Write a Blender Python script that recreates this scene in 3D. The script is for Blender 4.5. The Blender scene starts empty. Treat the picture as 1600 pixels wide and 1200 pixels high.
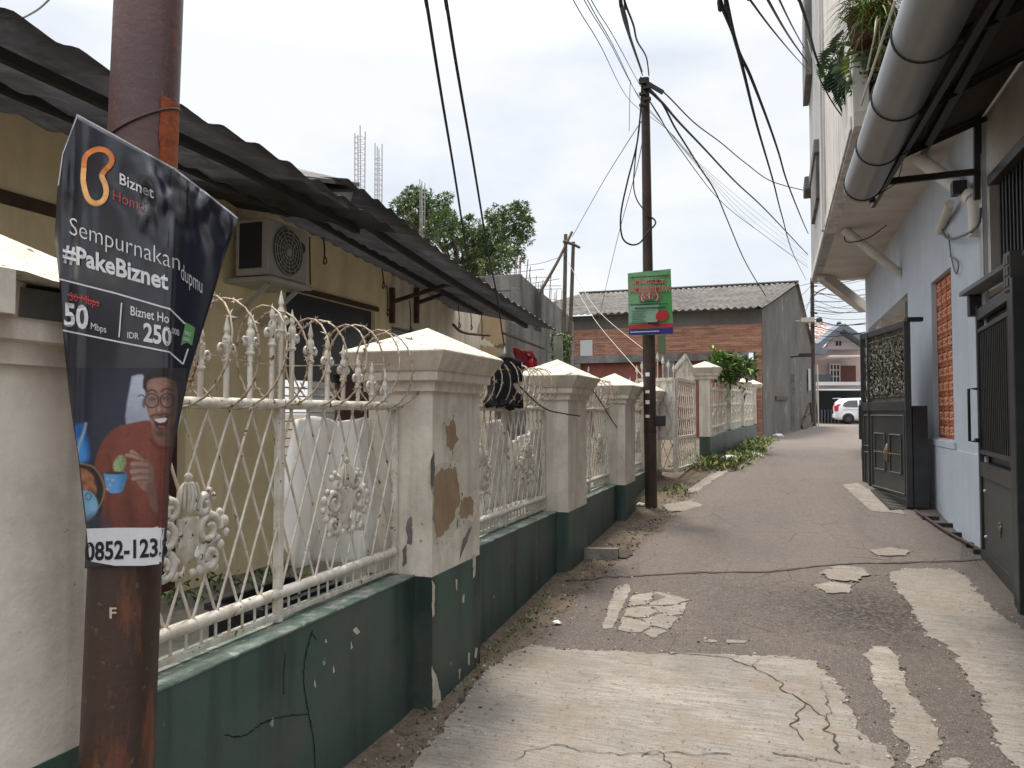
import bpy, bmesh, math, random
from mathutils import Vector, Matrix, noise as mnoise
random.seed(7)
PI = math.pi
S = bpy.context.scene
COL = S.collection
# ------------------------------------------------------------------ camera
F = 1202.0
PIT = math.atan(45 / F)
YAW = math.atan(415 / F * math.cos(PIT))
EYE = Vector((0, 0, 1.55))
cam = bpy.data.cameras.new('camera'); cam_o = bpy.data.objects.new('camera', cam); COL.objects.link(cam_o)
cam.sensor_fit = 'HORIZONTAL'; cam.sensor_width = 36; cam.lens = 36 * F / 1600
cam.clip_start = 0.05; cam.clip_end = 2000
cam_o.location = EYE
cam_o.rotation_euler = (PI / 2 + PIT, 0, YAW)
S.camera = cam_o
# ------------------------------------------------------------------ sky, sun, exposure
SUN_EL, SUN_AZ = math.radians(70), math.radians(-35)      # ahead and to the left
w = bpy.data.worlds.new('World'); S.world = w; w.use_nodes = True
nt = w.node_tree; nt.nodes.clear()
N = nt.nodes.new; L = nt.links.new
out = N('ShaderNodeOutputWorld'); sky = N('ShaderNodeTexSky'); sky.sky_type = 'NISHITA'; sky.sun_disc = False
sky.sun_elevation = SUN_EL; sky.sun_rotation = SUN_AZ; sky.dust_density = 3; sky.air_density = 1
b1 = N('ShaderNodeBackground'); b1.inputs['Strength'].default_value = 0.10; L(sky.outputs[0], b1.inputs['Color'])
tc = N('ShaderNodeTexCoord'); mp = N('ShaderNodeMapping'); mp.inputs['Scale'].default_value = (1, 1, 2.2)
L(tc.outputs['Generated'], mp.inputs['Vector'])
nz = N('ShaderNodeTexNoise'); nz.inputs['Scale'].default_value = 2.6; nz.inputs['Detail'].default_value = 5; nz.inputs['Roughness'].default_value = .55
L(mp.outputs[0], nz.inputs['Vector'])
cr = N('ShaderNodeValToRGB'); L(nz.outputs[0], cr.inputs[0])
cr.color_ramp.elements[0].position = .38; cr.color_ramp.elements[0].color = (.79, .835, .895, 1)
cr.color_ramp.elements[1].position = .58; cr.color_ramp.elements[1].color = (.985, .99, .995, 1)
b2 = N('ShaderNodeBackground'); L(cr.outputs[0], b2.inputs['Color'])
sz = N('ShaderNodeSeparateXYZ'); L(tc.outputs['Generated'], sz.inputs[0])         # a hazy overcast sky is brightest overhead
ov = N('ShaderNodeMapRange'); ov.inputs['From Min'].default_value = .42; ov.inputs['From Max'].default_value = 1.0
ov.inputs['To Min'].default_value = .355; ov.inputs['To Max'].default_value = 1.6; L(sz.outputs['Z'], ov.inputs['Value']); L(ov.outputs[0], b2.inputs['Strength'])
mx = N('ShaderNodeMixShader'); mx.inputs[0].default_value = .9
L(b1.outputs[0], mx.inputs[1]); L(b2.outputs[0], mx.inputs[2]); L(mx.outputs[0], out.inputs[0])
sl = bpy.data.lights.new('sun', 'SUN'); sl.energy = 1.5; sl.angle = math.radians(10.0); sl.color = (1, .93, .82)
so = bpy.data.objects.new('sun', sl); COL.objects.link(so)
sdir = Vector((-math.sin(SUN_AZ) * math.cos(SUN_EL), -math.cos(SUN_AZ) * math.cos(SUN_EL), -math.sin(SUN_EL)))
so.rotation_euler = sdir.to_track_quat('-Z', 'Y').to_euler(); so.location = (-5, 6, 30)
S.view_settings.view_transform = 'Standard'; S.view_settings.look = 'None'; S.view_settings.gamma = 1
S.view_settings.exposure = 1.47
S.render.resolution_x = 1024; S.render.resolution_y = 768
# ------------------------------------------------------------------ photograph measure -> world point
cs, sn, cp, sp = math.cos(YAW), math.sin(YAW), math.cos(PIT), math.sin(PIT)
RR, FW, UU = Vector((cs, sn, 0)), Vector((-sn * cp, cs * cp, sp)), Vector((sn * sp, -cs * sp, cp))
def at(px, py, X=None, Y=None, Z=None, D=None):
    d = FW + RR * ((px - 800) / F) + UU * ((600 - py) / F)
    if X is not None: t = X / d.x
    elif Y is not None: t = Y / d.y
    elif Z is not None: t = (Z - EYE.z) / d.z
    else: t = D
    return EYE + d * t
GP = [(-40, -.05), (0, 0), (3.5, 0), (5, .08), (6.5, .18), (8.2, .23), (9.1, .27), (10, .36), (11, .46), (12, .58), (13.5, .70), (15, .76), (20, .83), (30, .86), (45, .88), (300, .9)]
def G0(y):
    if y <= GP[0][0]: return GP[0][1]
    for (a, za), (b, zb) in zip(GP, GP[1:]):
        if y <= b: return za + (zb - za) * (y - a) / (b - a)
    return GP[-1][1]
ST = .25
def G(y):                       # road height, linear between quarter-metre stations
    k = math.floor(y / ST); a = G0(k * ST); b = G0((k + 1) * ST)
    return a + (b - a) * (y / ST - k)
def gat(px, py):                # point of the road seen there
    z = .2
    for _ in range(30):
        p = at(px, py, Z=min(z, 1.45)); z = z * .4 + G(p.y) * .6
    return Vector((p.x, p.y, G(p.y)))
# ------------------------------------------------------------------ mesh building
class MB:
    def __init__(s): s.v = []; s.f = []; s.s = []; s.m = []
    def add(s, vs, fs, smooth=False, mi=0):
        o = len(s.v); s.v += [tuple(v) for v in vs]
        for f in fs: s.f.append([i + o for i in f]); s.s.append(smooth); s.m.append(mi)
    def quad(s, a, b, c, d, mi=0): s.add([a, b, c, d], [(0, 1, 2, 3)], False, mi)
    def box(s, x0, x1, y0, y1, z0, z1, bev=0, mi=0, M=None):
        if x0 > x1: x0, x1 = x1, x0
        if y0 > y1: y0, y1 = y1, y0
        if z0 > z1: z0, z1 = z1, z0
        bm = bmesh.new(); bmesh.ops.create_cube(bm, size=1)
        for v in bm.verts: v.co = Vector(((x0 + x1) / 2 + v.co.x * (x1 - x0), (y0 + y1) / 2 + v.co.y * (y1 - y0), (z0 + z1) / 2 + v.co.z * (z1 - z0)))
        if bev: bmesh.ops.bevel(bm, geom=list(bm.edges), offset=min(bev, .45 * min(x1 - x0, y1 - y0, z1 - z0)), segments=2, affect='EDGES', profile=.6)
        s.bm(bm, mi=mi, M=M)
    def obox(s, a, b, w, h, mi=0, bev=0, up=(0, 0, 1)):          # bar of section w x h from a to b
        a, b = Vector(a), Vector(b); d = b - a; l = d.length; x = d / l
        u = Vector(up)
        if abs(x.dot(u)) > .98: u = Vector((0, 1, 0))
        y = u.cross(x).normalized(); z = x.cross(y)
        M = Matrix((x, y, z)).transposed().to_4x4(); M.translation = a
        s.box(0, l, -w / 2, w / 2, -h / 2, h / 2, bev, mi, M)
    def bm(s, bm, mi=0, M=None, smooth=False):
        bm.verts.ensure_lookup_table(); bm.verts.index_update()
        vs = [(M @ v.co) if M else v.co.copy() for v in bm.verts]
        s.add(vs, [[v.index for v in f.verts] for f in bm.faces], smooth, mi); bm.free()
    def tube(s, pts, r, n=8, cap=True, mi=0, smooth=True):
        pts = [Vector(p) for p in pts]; m = len(pts)
        rs = r if isinstance(r, (list, tuple)) else [r] * m
        t0 = (pts[1] - pts[0]).normalized()
        u = t0.orthogonal().normalized(); vs = []
        for i, p in enumerate(pts):
            t = (pts[min(i + 1, m - 1)] - pts[max(i - 1, 0)])
            t = t.normalized() if t.length > 1e-9 else t0
            u = (u - t * u.dot(t)); u = u.normalized() if u.length > 1e-6 else t.orthogonal().normalized()
            v = t.cross(u)
            for k in range(n):
                a = 2 * PI * k / n; vs.append(p + (u * math.cos(a) + v * math.sin(a)) * rs[i])
        fs = [(i * n + k, i * n + (k + 1) % n, (i + 1) * n + (k + 1) % n, (i + 1) * n + k) for i in range(m - 1) for k in range(n)]
        s.add(vs, fs, smooth, mi)
        if cap:
            s.add(vs[:n], [tuple(reversed(range(n)))], False, mi); s.add(vs[-n:], [tuple(range(n))], False, mi)
    def lathe(s, prof, c=(0, 0, 0), n=16, mi=0, smooth=True, axis='z'):
        vs = []
        for r, z in prof:
            for k in range(n):
                a = 2 * PI * k / n; p = (r * math.cos(a), r * math.sin(a), z)
                if axis == 'x': p = (p[2], p[0], p[1])
                if axis == 'y': p = (p[0], p[2], p[1])
                vs.append((p[0] + c[0], p[1] + c[1], p[2] + c[2]))
        m = len(prof)
        fs = [(i * n + k, i * n + (k + 1) % n, (i + 1) * n + (k + 1) % n, (i + 1) * n + k) for i in range(m - 1) for k in range(n)]
        s.add(vs, fs, smooth, mi); s.add(vs[:n], [tuple(reversed(range(n)))], False, mi); s.add(vs[-n:], [tuple(range(n))], False, mi)
    def square(s, prof, cx=0, cy=0, mi=0, dx=0):                # stacked square sections (half width, z), dx narrower across
        vs = []; m = len(prof)
        for h, z in prof:
            g = h - dx if h > .2 else h * .5
            vs += [(cx - g, cy - h, z), (cx + g, cy - h, z), (cx + g, cy + h, z), (cx - g, cy + h, z)]
        fs = [(i * 4 + k, i * 4 + (k + 1) % 4, (i + 1) * 4 + (k + 1) % 4, (i + 1) * 4 + k) for i in range(m - 1) for k in range(4)]
        fs += [(3, 2, 1, 0), tuple(range((m - 1) * 4, m * 4))]
        s.add(vs, fs, False, mi)
    def prism(s, poly, vec, mi=0):
        n = len(poly); a = [Vector(p) for p in poly]; b = [p + Vector(vec) for p in a]
        s.add(a + b, [tuple(reversed(range(n))), tuple(range(n, 2 * n))] + [(k, (k + 1) % n, n + (k + 1) % n, n + k) for k in range(n)], False, mi)
    def ball(s, c, r, n=8, mi=0):
        rx, ry, rz = r if isinstance(r, (tuple, list)) else (r, r, r); vs = []; m = max(4, n // 2 + 1)
        for i in range(m + 1):
            a = PI * i / m
            for k in range(n):
                b = 2 * PI * k / n; vs.append((c[0] + rx * math.sin(a) * math.cos(b), c[1] + ry * math.sin(a) * math.sin(b), c[2] + rz * math.cos(a)))
        s.add(vs, [(i * n + k, (i + 1) * n + k, (i + 1) * n + (k + 1) % n, i * n + (k + 1) % n) for i in range(m) for k in range(n)], True, mi)
    def leaf(s, p, d, up, l, w, mi=0):                            # one bent leaf
        d = d.normalized(); sd = d.cross(up); sd = sd.normalized() if sd.length > 1e-4 else d.orthogonal()
        n = sd.cross(d)
        m = p + d * (l * .5) + n * (l * .06); e = p + d * l - n * (l * .12)
        s.add([p, m + sd * (w / 2), e, m - sd * (w / 2)], [(0, 1, 2), (0, 2, 3)], False, mi)
    def build(s, name, mats, parent=None, label=None):
        me = bpy.data.meshes.new(name); me.from_pydata(s.v, [], s.f)
        me.validate()
        if not isinstance(mats, (list, tuple)): mats = [mats]
        for m in mats: me.materials.append(m)
        if len(me.polygons) == len(s.f):
            me.polygons.foreach_set('use_smooth', s.s); me.polygons.foreach_set('material_index', s.m)
        o = bpy.data.objects.new(name, me); COL.objects.link(o)
        if parent:
            me.transform(INV[root_of(parent).name]); o.parent = parent
        if label: o['label'] = label
        me.update(); return o
INV = {}
def root_of(o):
    while o.parent: o = o.parent
    return o
def thing(name, label, cat, loc=(0, 0, 0), rz=0, group=None):
    o = bpy.data.objects.new(name, None); COL.objects.link(o); o.empty_display_size = .1
    o.location = loc; o.rotation_euler = (0, 0, rz)
    o['label'] = label; o['category'] = cat
    if group: o['group'] = group
    INV[o.name] = (Matrix.Translation(Vector(loc)) @ Matrix.Rotation(rz, 4, 'Z')).inverted()
    return o
def tag(o, label, cat, group=None, kind=None):
    o['label'] = label; o['category'] = cat
    if group: o['group'] = group
    if kind: o['kind'] = kind
    return o
def structure(o, label=None):
    o['kind'] = 'structure'
    return o
def dup(root, loc, label, group=None, rz=None):
    r = root.copy(); COL.objects.link(r); r.location = loc; r['label'] = label
    if rz is not None: r.rotation_euler = (0, 0, rz)
    if group: r['group'] = group
    for ch in list(root.children):
        c = ch.copy(); COL.objects.link(c); c.parent = r
        for g in list(ch.children):
            d = g.copy(); COL.objects.link(d); d.parent = c
    return r
def smooth_path(pts, k=6):
    pts = [Vector(p) for p in pts]; o = []
    for i in range(len(pts) - 1):
        p0, p1, p2, p3 = pts[max(i - 1, 0)], pts[i], pts[i + 1], pts[min(i + 2, len(pts) - 1)]
        for j in range(k):
            t = j / k
            o.append(.5 * ((2 * p1) + (p2 - p0) * t + (2 * p0 - 5 * p1 + 4 * p2 - p3) * t * t + (3 * p1 - p0 - 3 * p2 + p3) * t ** 3))
    o.append(pts[-1]); return o
def wall_grid(mb, axis, c0, c1, a0, a1, z0, z1, holes=(), mi=0):
    """a wall slab between c0 and c1 on its thin axis, a0..a1 along, with rectangular openings (a,b,za,zb)"""
    A = sorted({a0, a1, *[h[0] for h in holes], *[h[1] for h in holes]}); A = [a for a in A if a0 <= a <= a1]
    Z = sorted({z0, z1, *[h[2] for h in holes], *[h[3] for h in holes]}); Z = [z for z in Z if z0 <= z <= z1]
    def solid(i, j):
        if i < 0 or j < 0 or i >= len(A) - 1 or j >= len(Z) - 1: return False
        ca, cz = (A[i] + A[i + 1]) / 2, (Z[j] + Z[j + 1]) / 2
        return not any(h[0] < ca < h[1] and h[2] < cz < h[3] for h in holes)
    P = (lambda c, a, z: (c, a, z)) if axis == 'x' else (lambda c, a, z: (a, c, z))
    for i in range(len(A) - 1):
        for j in range(len(Z) - 1):
            if not solid(i, j): continue
            p, q, r, t = A[i], A[i + 1], Z[j], Z[j + 1]
            for c in (c0, c1): mb.quad(P(c, p, r), P(c, q, r), P(c, q, t), P(c, p, t), mi)
            if not solid(i - 1, j): mb.quad(P(c0, p, r), P(c1, p, r), P(c1, p, t), P(c0, p, t), mi)
            if not solid(i + 1, j): mb.quad(P(c0, q, r), P(c1, q, r), P(c1, q, t), P(c0, q, t), mi)
            if not solid(i, j - 1): mb.quad(P(c0, p, r), P(c1, p, r), P(c1, q, r), P(c0, q, r), mi)
            if not solid(i, j + 1): mb.quad(P(c0, p, t), P(c1, p, t), P(c1, q, t), P(c0, q, t), mi)
# ------------------------------------------------------------------ materials
class NT:
    def __init__(s, name):
        s.m = bpy.data.materials.new(name); s.m.use_nodes = True; s.t = s.m.node_tree
        s.b = s.t.nodes['Principled BSDF']; s.pos = s.n('ShaderNodeNewGeometry').outputs['Position']
    def n(s, t): return s.t.nodes.new(t)
    def l(s, a, b): s.t.links.new(a, b)
    def mapped(s, sc):
        m = s.n('ShaderNodeMapping'); m.inputs['Scale'].default_value = sc if isinstance(sc, (tuple, list)) else (sc,) * 3
        s.l(s.pos, m.inputs['Vector']); return m.outputs[0]
    def noise(s, sc, det=4, rough=.6, dist=0):
        k = s.n('ShaderNodeTexNoise'); k.inputs['Scale'].default_value = 1; k.inputs['Detail'].default_value = det
        k.inputs['Roughness'].default_value = rough; k.inputs['Distortion'].default_value = dist
        s.l(s.mapped(sc), k.inputs['Vector']); return k.outputs[0]
    def voro(s, sc, feat='F1'):
        k = s.n('ShaderNodeTexVoronoi'); k.feature = feat; k.inputs['Scale'].default_value = 1
        s.l(s.mapped(sc), k.inputs['Vector']); return k.outputs['Distance']
    def ramp(s, v, a, b, lo=0., hi=1.):
        k = s.n('ShaderNodeMapRange'); k.inputs['From Min'].default_value = a; k.inputs['From Max'].default_value = b
        k.inputs['To Min'].default_value = lo; k.inputs['To Max'].default_value = hi
        s.l(v, k.inputs['Value']); return k.outputs[0]
    def mul(s, a, b, op='MULTIPLY'):
        k = s.n('ShaderNodeMath'); k.operation = op; k.use_clamp = op != 'SUBTRACT'
        for i, x in enumerate((a, b)):
            if isinstance(x, (int, float)): k.inputs[i].default_value = x
            else: s.l(x, k.inputs[i])
        return k.outputs[0]
    def mix(s, f, a, b):
        k = s.n('ShaderNodeMix'); k.data_type = 'RGBA'
        if isinstance(f, (int, float)): k.inputs[0].default_value = f
        else: s.l(f, k.inputs[0])
        for i, x in ((6, a), (7, b)):
            if isinstance(x, (tuple, list)): k.inputs[i].default_value = (*x[:3], 1)
            else: s.l(x, k.inputs[i])
        return k.outputs[2]
    def sep(s):
        k = s.n('ShaderNodeSeparateXYZ'); s.l(s.pos, k.inputs[0]); return k.outputs
    def bump(s, v, st=.3, dist=.01):
        k = s.n('ShaderNodeBump'); k.inputs['Strength'].default_value = st; k.inputs['Distance'].default_value = dist
        s.l(v, k.inputs['Height']); s.l(k.outputs[0], s.b.inputs['Normal'])
    def done(s, col, rough=.8, metal=0., spec=.3):
        if isinstance(col, (tuple, list)): s.b.inputs['Base Color'].default_value = (*col[:3], 1)
        else: s.l(col, s.b.inputs['Base Color'])
        if isinstance(rough, (int, float)): s.b.inputs['Roughness'].default_value = rough
        else: s.l(rough, s.b.inputs['Roughness'])
        s.b.inputs['Metallic'].default_value = metal; s.b.inputs['Specular IOR Level'].default_value = spec
        return s.m
def dim(c, k): return tuple(x * k for x in c)
def mat(name, c, var=.2, sc=3., rough=.8, metal=0., spec=.3, bump=.15, bsc=60., dirt=None, chip=None, streak=None):
    t = NT(name)
    col = t.mix(t.ramp(t.noise(sc), .3, .7), dim(c, 1 - var), dim(c, 1 + var * .7))
    if streak:   # rain streaks running down: colour, amount, scale
        m = t.ramp(t.noise((streak[2], streak[2], streak[2] * .08), 4), .48, .64, 0, streak[1]); col = t.mix(m, col, streak[0])
    if dirt:     # soft grime: colour, amount, scale
        m = t.ramp(t.noise(dirt[2], 6, .7), .42, .64, 0, dirt[1]); col = t.mix(m, col, dirt[0])
    if chip:     # sharp chips: colour, threshold, scale
        m = t.ramp(t.noise(chip[2], 5, .65), chip[1], chip[1] + .03); col = t.mix(m, col, chip[0])
    if bump: t.bump(t.noise(bsc, 4), bump)
    return t.done(col, rough, metal, spec)
def flat(name, c, rough=.6, metal=0., spec=.3, var=.06): return mat(name, c, var, 25., rough, metal, spec, 0)
CREAM = mat('cream_paint', (.70, .645, .56), .10, 2.2, .85, bump=.25, bsc=45, dirt=((.36, .31, .25), .5, 3.0), chip=((.2, .18, .155), .67, 11.), streak=((.36, .31, .25), .45, 9))
CREAM_TOP = mat('weathered_cap_paint', (.62, .575, .48), .12, 3, .9, bump=.4, bsc=40, dirt=((.34, .3, .24), .6, 8), chip=((.13, .12, .10), .605, 17))
GREEN = mat('dark_green_paint', (.050, .096, .080), .25, 1.4, .5, bump=.15, bsc=30, dirt=((.085, .092, .08), .75, 1.5), chip=((.30, .34, .31), .685, 15), streak=((.022, .034, .03), .85, 4))
GREEN_TOP = mat('worn_green_ledge', (.10, .16, .13), .3, 5, .8, bump=.4, bsc=40, dirt=((.28, .27, .24), .8, 6), chip=((.3, .33, .3), .57, 14))
WHITE_METAL = mat('white_fence_enamel', (.66, .64, .58), .08, 8, .5, spec=.4, bump=.2, bsc=60, dirt=((.40, .33, .24), .6, 11), chip=((.09, .045, .025), .616, 24), streak=((.36, .24, .14), .45, 22))
BARB = mat('rusty_wire', (.40, .33, .25), .3, 30, .6, metal=.1, bump=0, chip=((.20, .11, .06), .55, 40))
def pole_mat():
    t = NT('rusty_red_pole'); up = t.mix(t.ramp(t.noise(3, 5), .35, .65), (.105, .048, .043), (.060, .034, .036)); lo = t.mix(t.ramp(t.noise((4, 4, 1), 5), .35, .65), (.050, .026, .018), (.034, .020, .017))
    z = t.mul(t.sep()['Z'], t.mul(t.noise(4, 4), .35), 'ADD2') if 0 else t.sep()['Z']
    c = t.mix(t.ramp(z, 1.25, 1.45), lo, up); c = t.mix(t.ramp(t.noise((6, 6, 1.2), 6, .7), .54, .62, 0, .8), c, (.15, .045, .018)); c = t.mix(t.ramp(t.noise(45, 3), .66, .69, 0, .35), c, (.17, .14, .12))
    t.bump(t.noise(40, 4), .2); return t.done(c, .48, spec=.45)
RUST_POLE = pole_mat()
RUST_PATCH = mat('orange_rust', (.26, .065, .022), .4, 12, .8, bump=.4, bsc=60)
YELLOW = mat('yellow_wall_paint', (.80, .685, .44), .08, 1.5, .9, bump=.1, bsc=30, dirt=((.5, .41, .26), .35, 2), streak=((.5, .41, .26), .35, 4))
CREAMWALL = mat('pale_wall_paint', (.70, .63, .52), .08, 1.2, .9, bump=.1, bsc=30, dirt=((.33, .28, .22), .4, 2), streak=((.3, .25, .2), .5, 4))
TANPLASTER = mat('bare_tan_plaster', (.40, .29, .17), .12, 3, .95, bump=.3, bsc=40)
BROWN_STAIN = mat('brown_peeled_plaster', (.30, .21, .135), .2, 7, .95, bump=.4, bsc=45)
ZINC = mat('rusty_zinc_roof', (.15, .15, .16), .3, 2.2, .75, metal=.15, bump=.2, bsc=30, dirt=((.10, .088, .085), .6, 1.5), streak=((.22, .22, .225), .5, 6))
DARKWOOD = mat('dark_timber', (.07, .045, .033), .3, 8, .75, bump=.25, bsc=50)
MAROON = mat('maroon_door_paint', (.085, .03, .026), .2, 5, .6)
DARKGLASS = mat('dark_shutter', (.022, .024, .034), .2, 4, .35, spec=.5, bump=0)
BLACK = flat('black_rubber', (.015, .015, .017), .55)
CONC = mat('weathered_concrete', (.22, .21, .2), .2, 1.2, .92, bump=.4, bsc=25, dirt=((.09, .085, .08), .85, 1.3), streak=((.07, .066, .062), .7, 2))
CONC2 = mat('grey_plaster_wall', (.125, .116, .107), .2, .8, .92, bump=.3, bsc=20, dirt=((.075, .068, .06), .8, .6), streak=((.085, .078, .07), .4, .8), chip=((.19, .178, .16), .63, .9))
BLUEWALL = mat('pale_blue_wall_paint', (.50, .545, .605), .05, 1.2, .75, bump=.08, bsc=25, dirt=((.38, .41, .46), .45, 1.1), streak=((.36, .385, .43), .3, 1.6), chip=((.33, .345, .36), .69, 5))
WHITEWALL = mat('white_wall_paint', (.60, .575, .535), .06, 1.2, .85, bump=.1, bsc=25, dirt=((.40, .36, .32), .35, 1.5), streak=((.33, .31, .28), .7, 5), chip=((.3, .29, .27), .66, 5))
SOFFIT = mat('beige_soffit_paint', (.58, .53, .48), .06, 1, .9, dirt=((.3, .26, .22), .4, 1.4))
GATE = mat('dark_grey_gate_paint', (.024, .028, .030), .2, 6, .4, spec=.5, bump=.05, dirt=((.052, .052, .05), .5, 5))
GATE_EDGE = mat('worn_gate_bead', (.085, .082, .074), .2, 9, .45, spec=.5, bump=0)
BRONZE = mat('antique_gold_scroll', (.20, .18, .125), .4, 18, .45, metal=.4, bump=0, chip=((.04, .04, .038), .5, 30))
GOLD = flat('gold_paint', (.23, .165, .095), .45, .5)
ORANGE = mat('terracotta_block', (.44, .135, .065), .45, 5, .8, bump=.3, bsc=40, dirt=((.5, .27, .18), .5, 12))
STEEL = mat('galvanised_gutter', (.27, .27, .275), .1, 3, .42, metal=.45, spec=.5, bump=.03, dirt=((.22, .215, .21), .5, 1.5))
DARKSTEEL = flat('dark_steel', (.04, .038, .037), .5, .3)
PVC = mat('white_pvc_pipe', (.62, .58, .52), .08, 6, .5, bump=0, dirt=((.38, .33, .27), .5, 6))
AWN = mat('dark_awning_sheet', (.05, .042, .037), .3, 2, .7, bump=.1, dirt=((.09, .05, .03), .5, 2))
CABLE = flat('black_cable', (.018, .018, .02), .6)
CABLE_G = flat('grey_wire', (.16, .165, .17), .6)
ROPE = flat('pale_wire', (.42, .38, .33), .7)
REBAR = mat('rusty_rebar', (.17, .12, .09), .3, 20, .8, bump=0)
REBAR_FAR = mat('grey_rebar', (.36, .35, .35), .2, 8, .8, bump=0)
BAMBOO = mat('weathered_bamboo', (.13, .105, .085), .35, 6, .8, bump=.2)
POLE = mat('dark_iron_pole', (.05, .037, .033), .3, 5, .55, bump=.1, dirt=((.10, .06, .04), .6, 4))
TREE_L = [flat('leaf_dark', (.095, .14, .065), .6, var=.3), flat('leaf_mid', (.165, .235, .09), .55, var=.3), flat('leaf_light', (.23, .30, .12), .5, var=.3)]
BARK = mat('bark', (.10, .08, .06), .3, 10, .9, bump=.5)
WEED = [flat('weed_green', (.11, .165, .045), .7, var=.4), flat('weed_pale', (.20, .24, .085), .75, var=.4), flat('weed_dry', (.28, .21, .12), .85, var=.3)]
BRIGHTLEAF = [flat('bright_leaf', (.15, .26, .045), .5, var=.3), flat('pale_leaf', (.33, .42, .16), .5, var=.3), flat('deep_leaf', (.05, .10, .03), .5, var=.3)]  # three leaf tones mixed at random, the last a deep green
WHITEPL = flat('white_plastic', (.75, .74, .71), .5)
PANELGREY = mat('grey_ac_plastic', (.42, .41, .385), .06, 5, .6, bump=0, dirt=((.25, .23, .2), .4, 6))
CLOTH_BLACK = flat('black_cloth', (.012, .012, .016), .9)
CLOTH_RED = flat('dark_red_cloth', (.19, .02, .024), .9, var=.3)
CLOTH_BRIGHT = flat('bright_red_cloth', (.5, .03, .05), .9)
TARP = mat('white_tarpaulin', (.86, .85, .83), .05, 4, .5, bump=.15, bsc=12, dirt=((.7, .68, .65), .4, 3))
# ================================================================== GROUND, ROAD
def asphalt(name, base, warm, dark, stain=None):
    t = NT(name)
    c = t.mix(t.ramp(t.noise(.9, 5, .65), .35, .68), base, warm)
    c = t.mix(t.ramp(t.noise((1.1, .35, 1), 6, .7, 1.), .52, .72, 0, .75), c, dark)
    c = t.mix(t.ramp(t.noise(7, 5, .75), .55, .75, 0, .45), c, dim(warm, 1.35))
    c = t.mix(t.ramp(t.noise(26, 6, .8), .45, .62, 0, .55), c, dim(dark, .9)); c = t.mix(t.ramp(t.noise((19, 23, 19), 5, .75), .56, .66, 0, .5), c, dim(warm, 1.35))
    c = t.mix(t.ramp(t.noise(140, 3, .7), .42, .62, 0, .65), c, dim(dark, .7))
    c = t.mix(t.ramp(t.noise(110, 2), .6, .66, 0, .7), c, dim(warm, 1.9))
    cr = t.ramp(t.voro((2.2, 1.6, 1), 'DISTANCE_TO_EDGE'), 0, .012, 1, 0)
    cr = t.mul(cr, t.ramp(t.noise(.7, 2), .5, .6))
    c = t.mix(t.mul(cr, .7), c, (.03, .026, .023))
    h = t.mul(t.mul(t.noise(150, 3), .6), t.mul(t.noise(14, 4), .5), 'ADD')
    if stain:    # oily darker wear around one spot
        v = t.n('ShaderNodeVectorMath'); v.operation = 'DISTANCE'; t.l(t.pos, v.inputs[0]); v.inputs[1].default_value = stain
        k = t.mul(v.outputs['Value'], t.mul(t.noise(4, 6, .75), 1.7), 'MULTIPLY'); k = t.mul(t.ramp(k, .15, .75, 1, 0), t.ramp(t.noise(30, 5, .8), .42, .56)); c = t.mix(t.mul(k, .9), c, (.03, .027, .026))
    t.bump(h, 1.0, .02); return t.done(c, .9, spec=.25)
ASPH_NEAR = asphalt('worn_brown_asphalt', (.150, .130, .118), (.19, .155, .130), (.088, .075, .068), tuple(gat(1348, 955)))
ASPH_FAR = asphalt('grey_asphalt_overlay', (.162, .140, .127), (.195, .162, .138), (.122, .104, .094))
ASPH_DARK = asphalt('dark_patch_asphalt', (.085, .073, .067), (.11, .09, .076), (.045, .04, .037))
def concrete(name, base, k):
    t = NT(name)
    c = t.mix(t.ramp(t.noise(1.3, 5, .6), .3, .7), base, dim(base, .78))
    c = t.mix(t.ramp(t.noise(.75, 6, .7), .44, .6, 0, .55), c, dim(base, .58)); c = t.mix(t.ramp(t.noise((.9, 1.6, 1), 5, .7), .52, .64, 0, .5), c, dim(base, 1.3))
    c = t.mix(t.ramp(t.noise((5, 55, 5), 4, .7, .3), .44, .60, 0, .55), c, dim(base, .45))      # broom marks across the road
    c = t.mix(t.ramp(t.noise(3.5, 6, .75), .48, .64, 0, .6), c, (.21, .165, .12))
    c = t.mix(t.ramp(t.noise(26, 5, .75), .585, .62, 0, .8), c, (.12, .1, .085))
    c = t.mix(t.ramp(t.noise(120, 2, .7), .55, .64, 0, .55), c, dim(base, .35))
    h = t.mul(t.mul(t.noise((9, 100, 9), 3), .5), t.mul(t.noise(60, 4), .6), 'ADD')
    t.bump(h, .7, .012); return t.done(c, .93, spec=.2)
CONCRETE = concrete('broom_finished_concrete', (.302, .273, .242), 1)
CONCRETE_B = concrete('smeared_pale_concrete', (.315, .284, .248), 1)
def soil(name):
    t = NT(name)
    c = t.mix(t.ramp(t.noise(1.8, 6, .7), .35, .68), (.105, .082, .062), (.17, .135, .10))
    c = t.mix(t.ramp(t.noise(11, 5, .7), .5, .66, 0, .8), c, (.05, .042, .034))
    c = t.mix(t.ramp(t.noise(70, 3), .62, .7, 0, .7), c, (.28, .24, .19))
    t.bump(t.mul(t.noise(18, 5), t.noise(70, 3), 'ADD'), .9, .02); return t.done(c, .95, spec=.15)
SOIL = soil('dirt_and_rubble')
YARD = mat('old_yard_cement', (.33, .30, .26), .25, 1.5, .95, bump=.3, bsc=25, dirt=((.09, .085, .07), .7, 1.2))
STN = [k * ST for k in range(-20, 180)] + [46, 48, 50, 60, 80, 120, 300]
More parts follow.
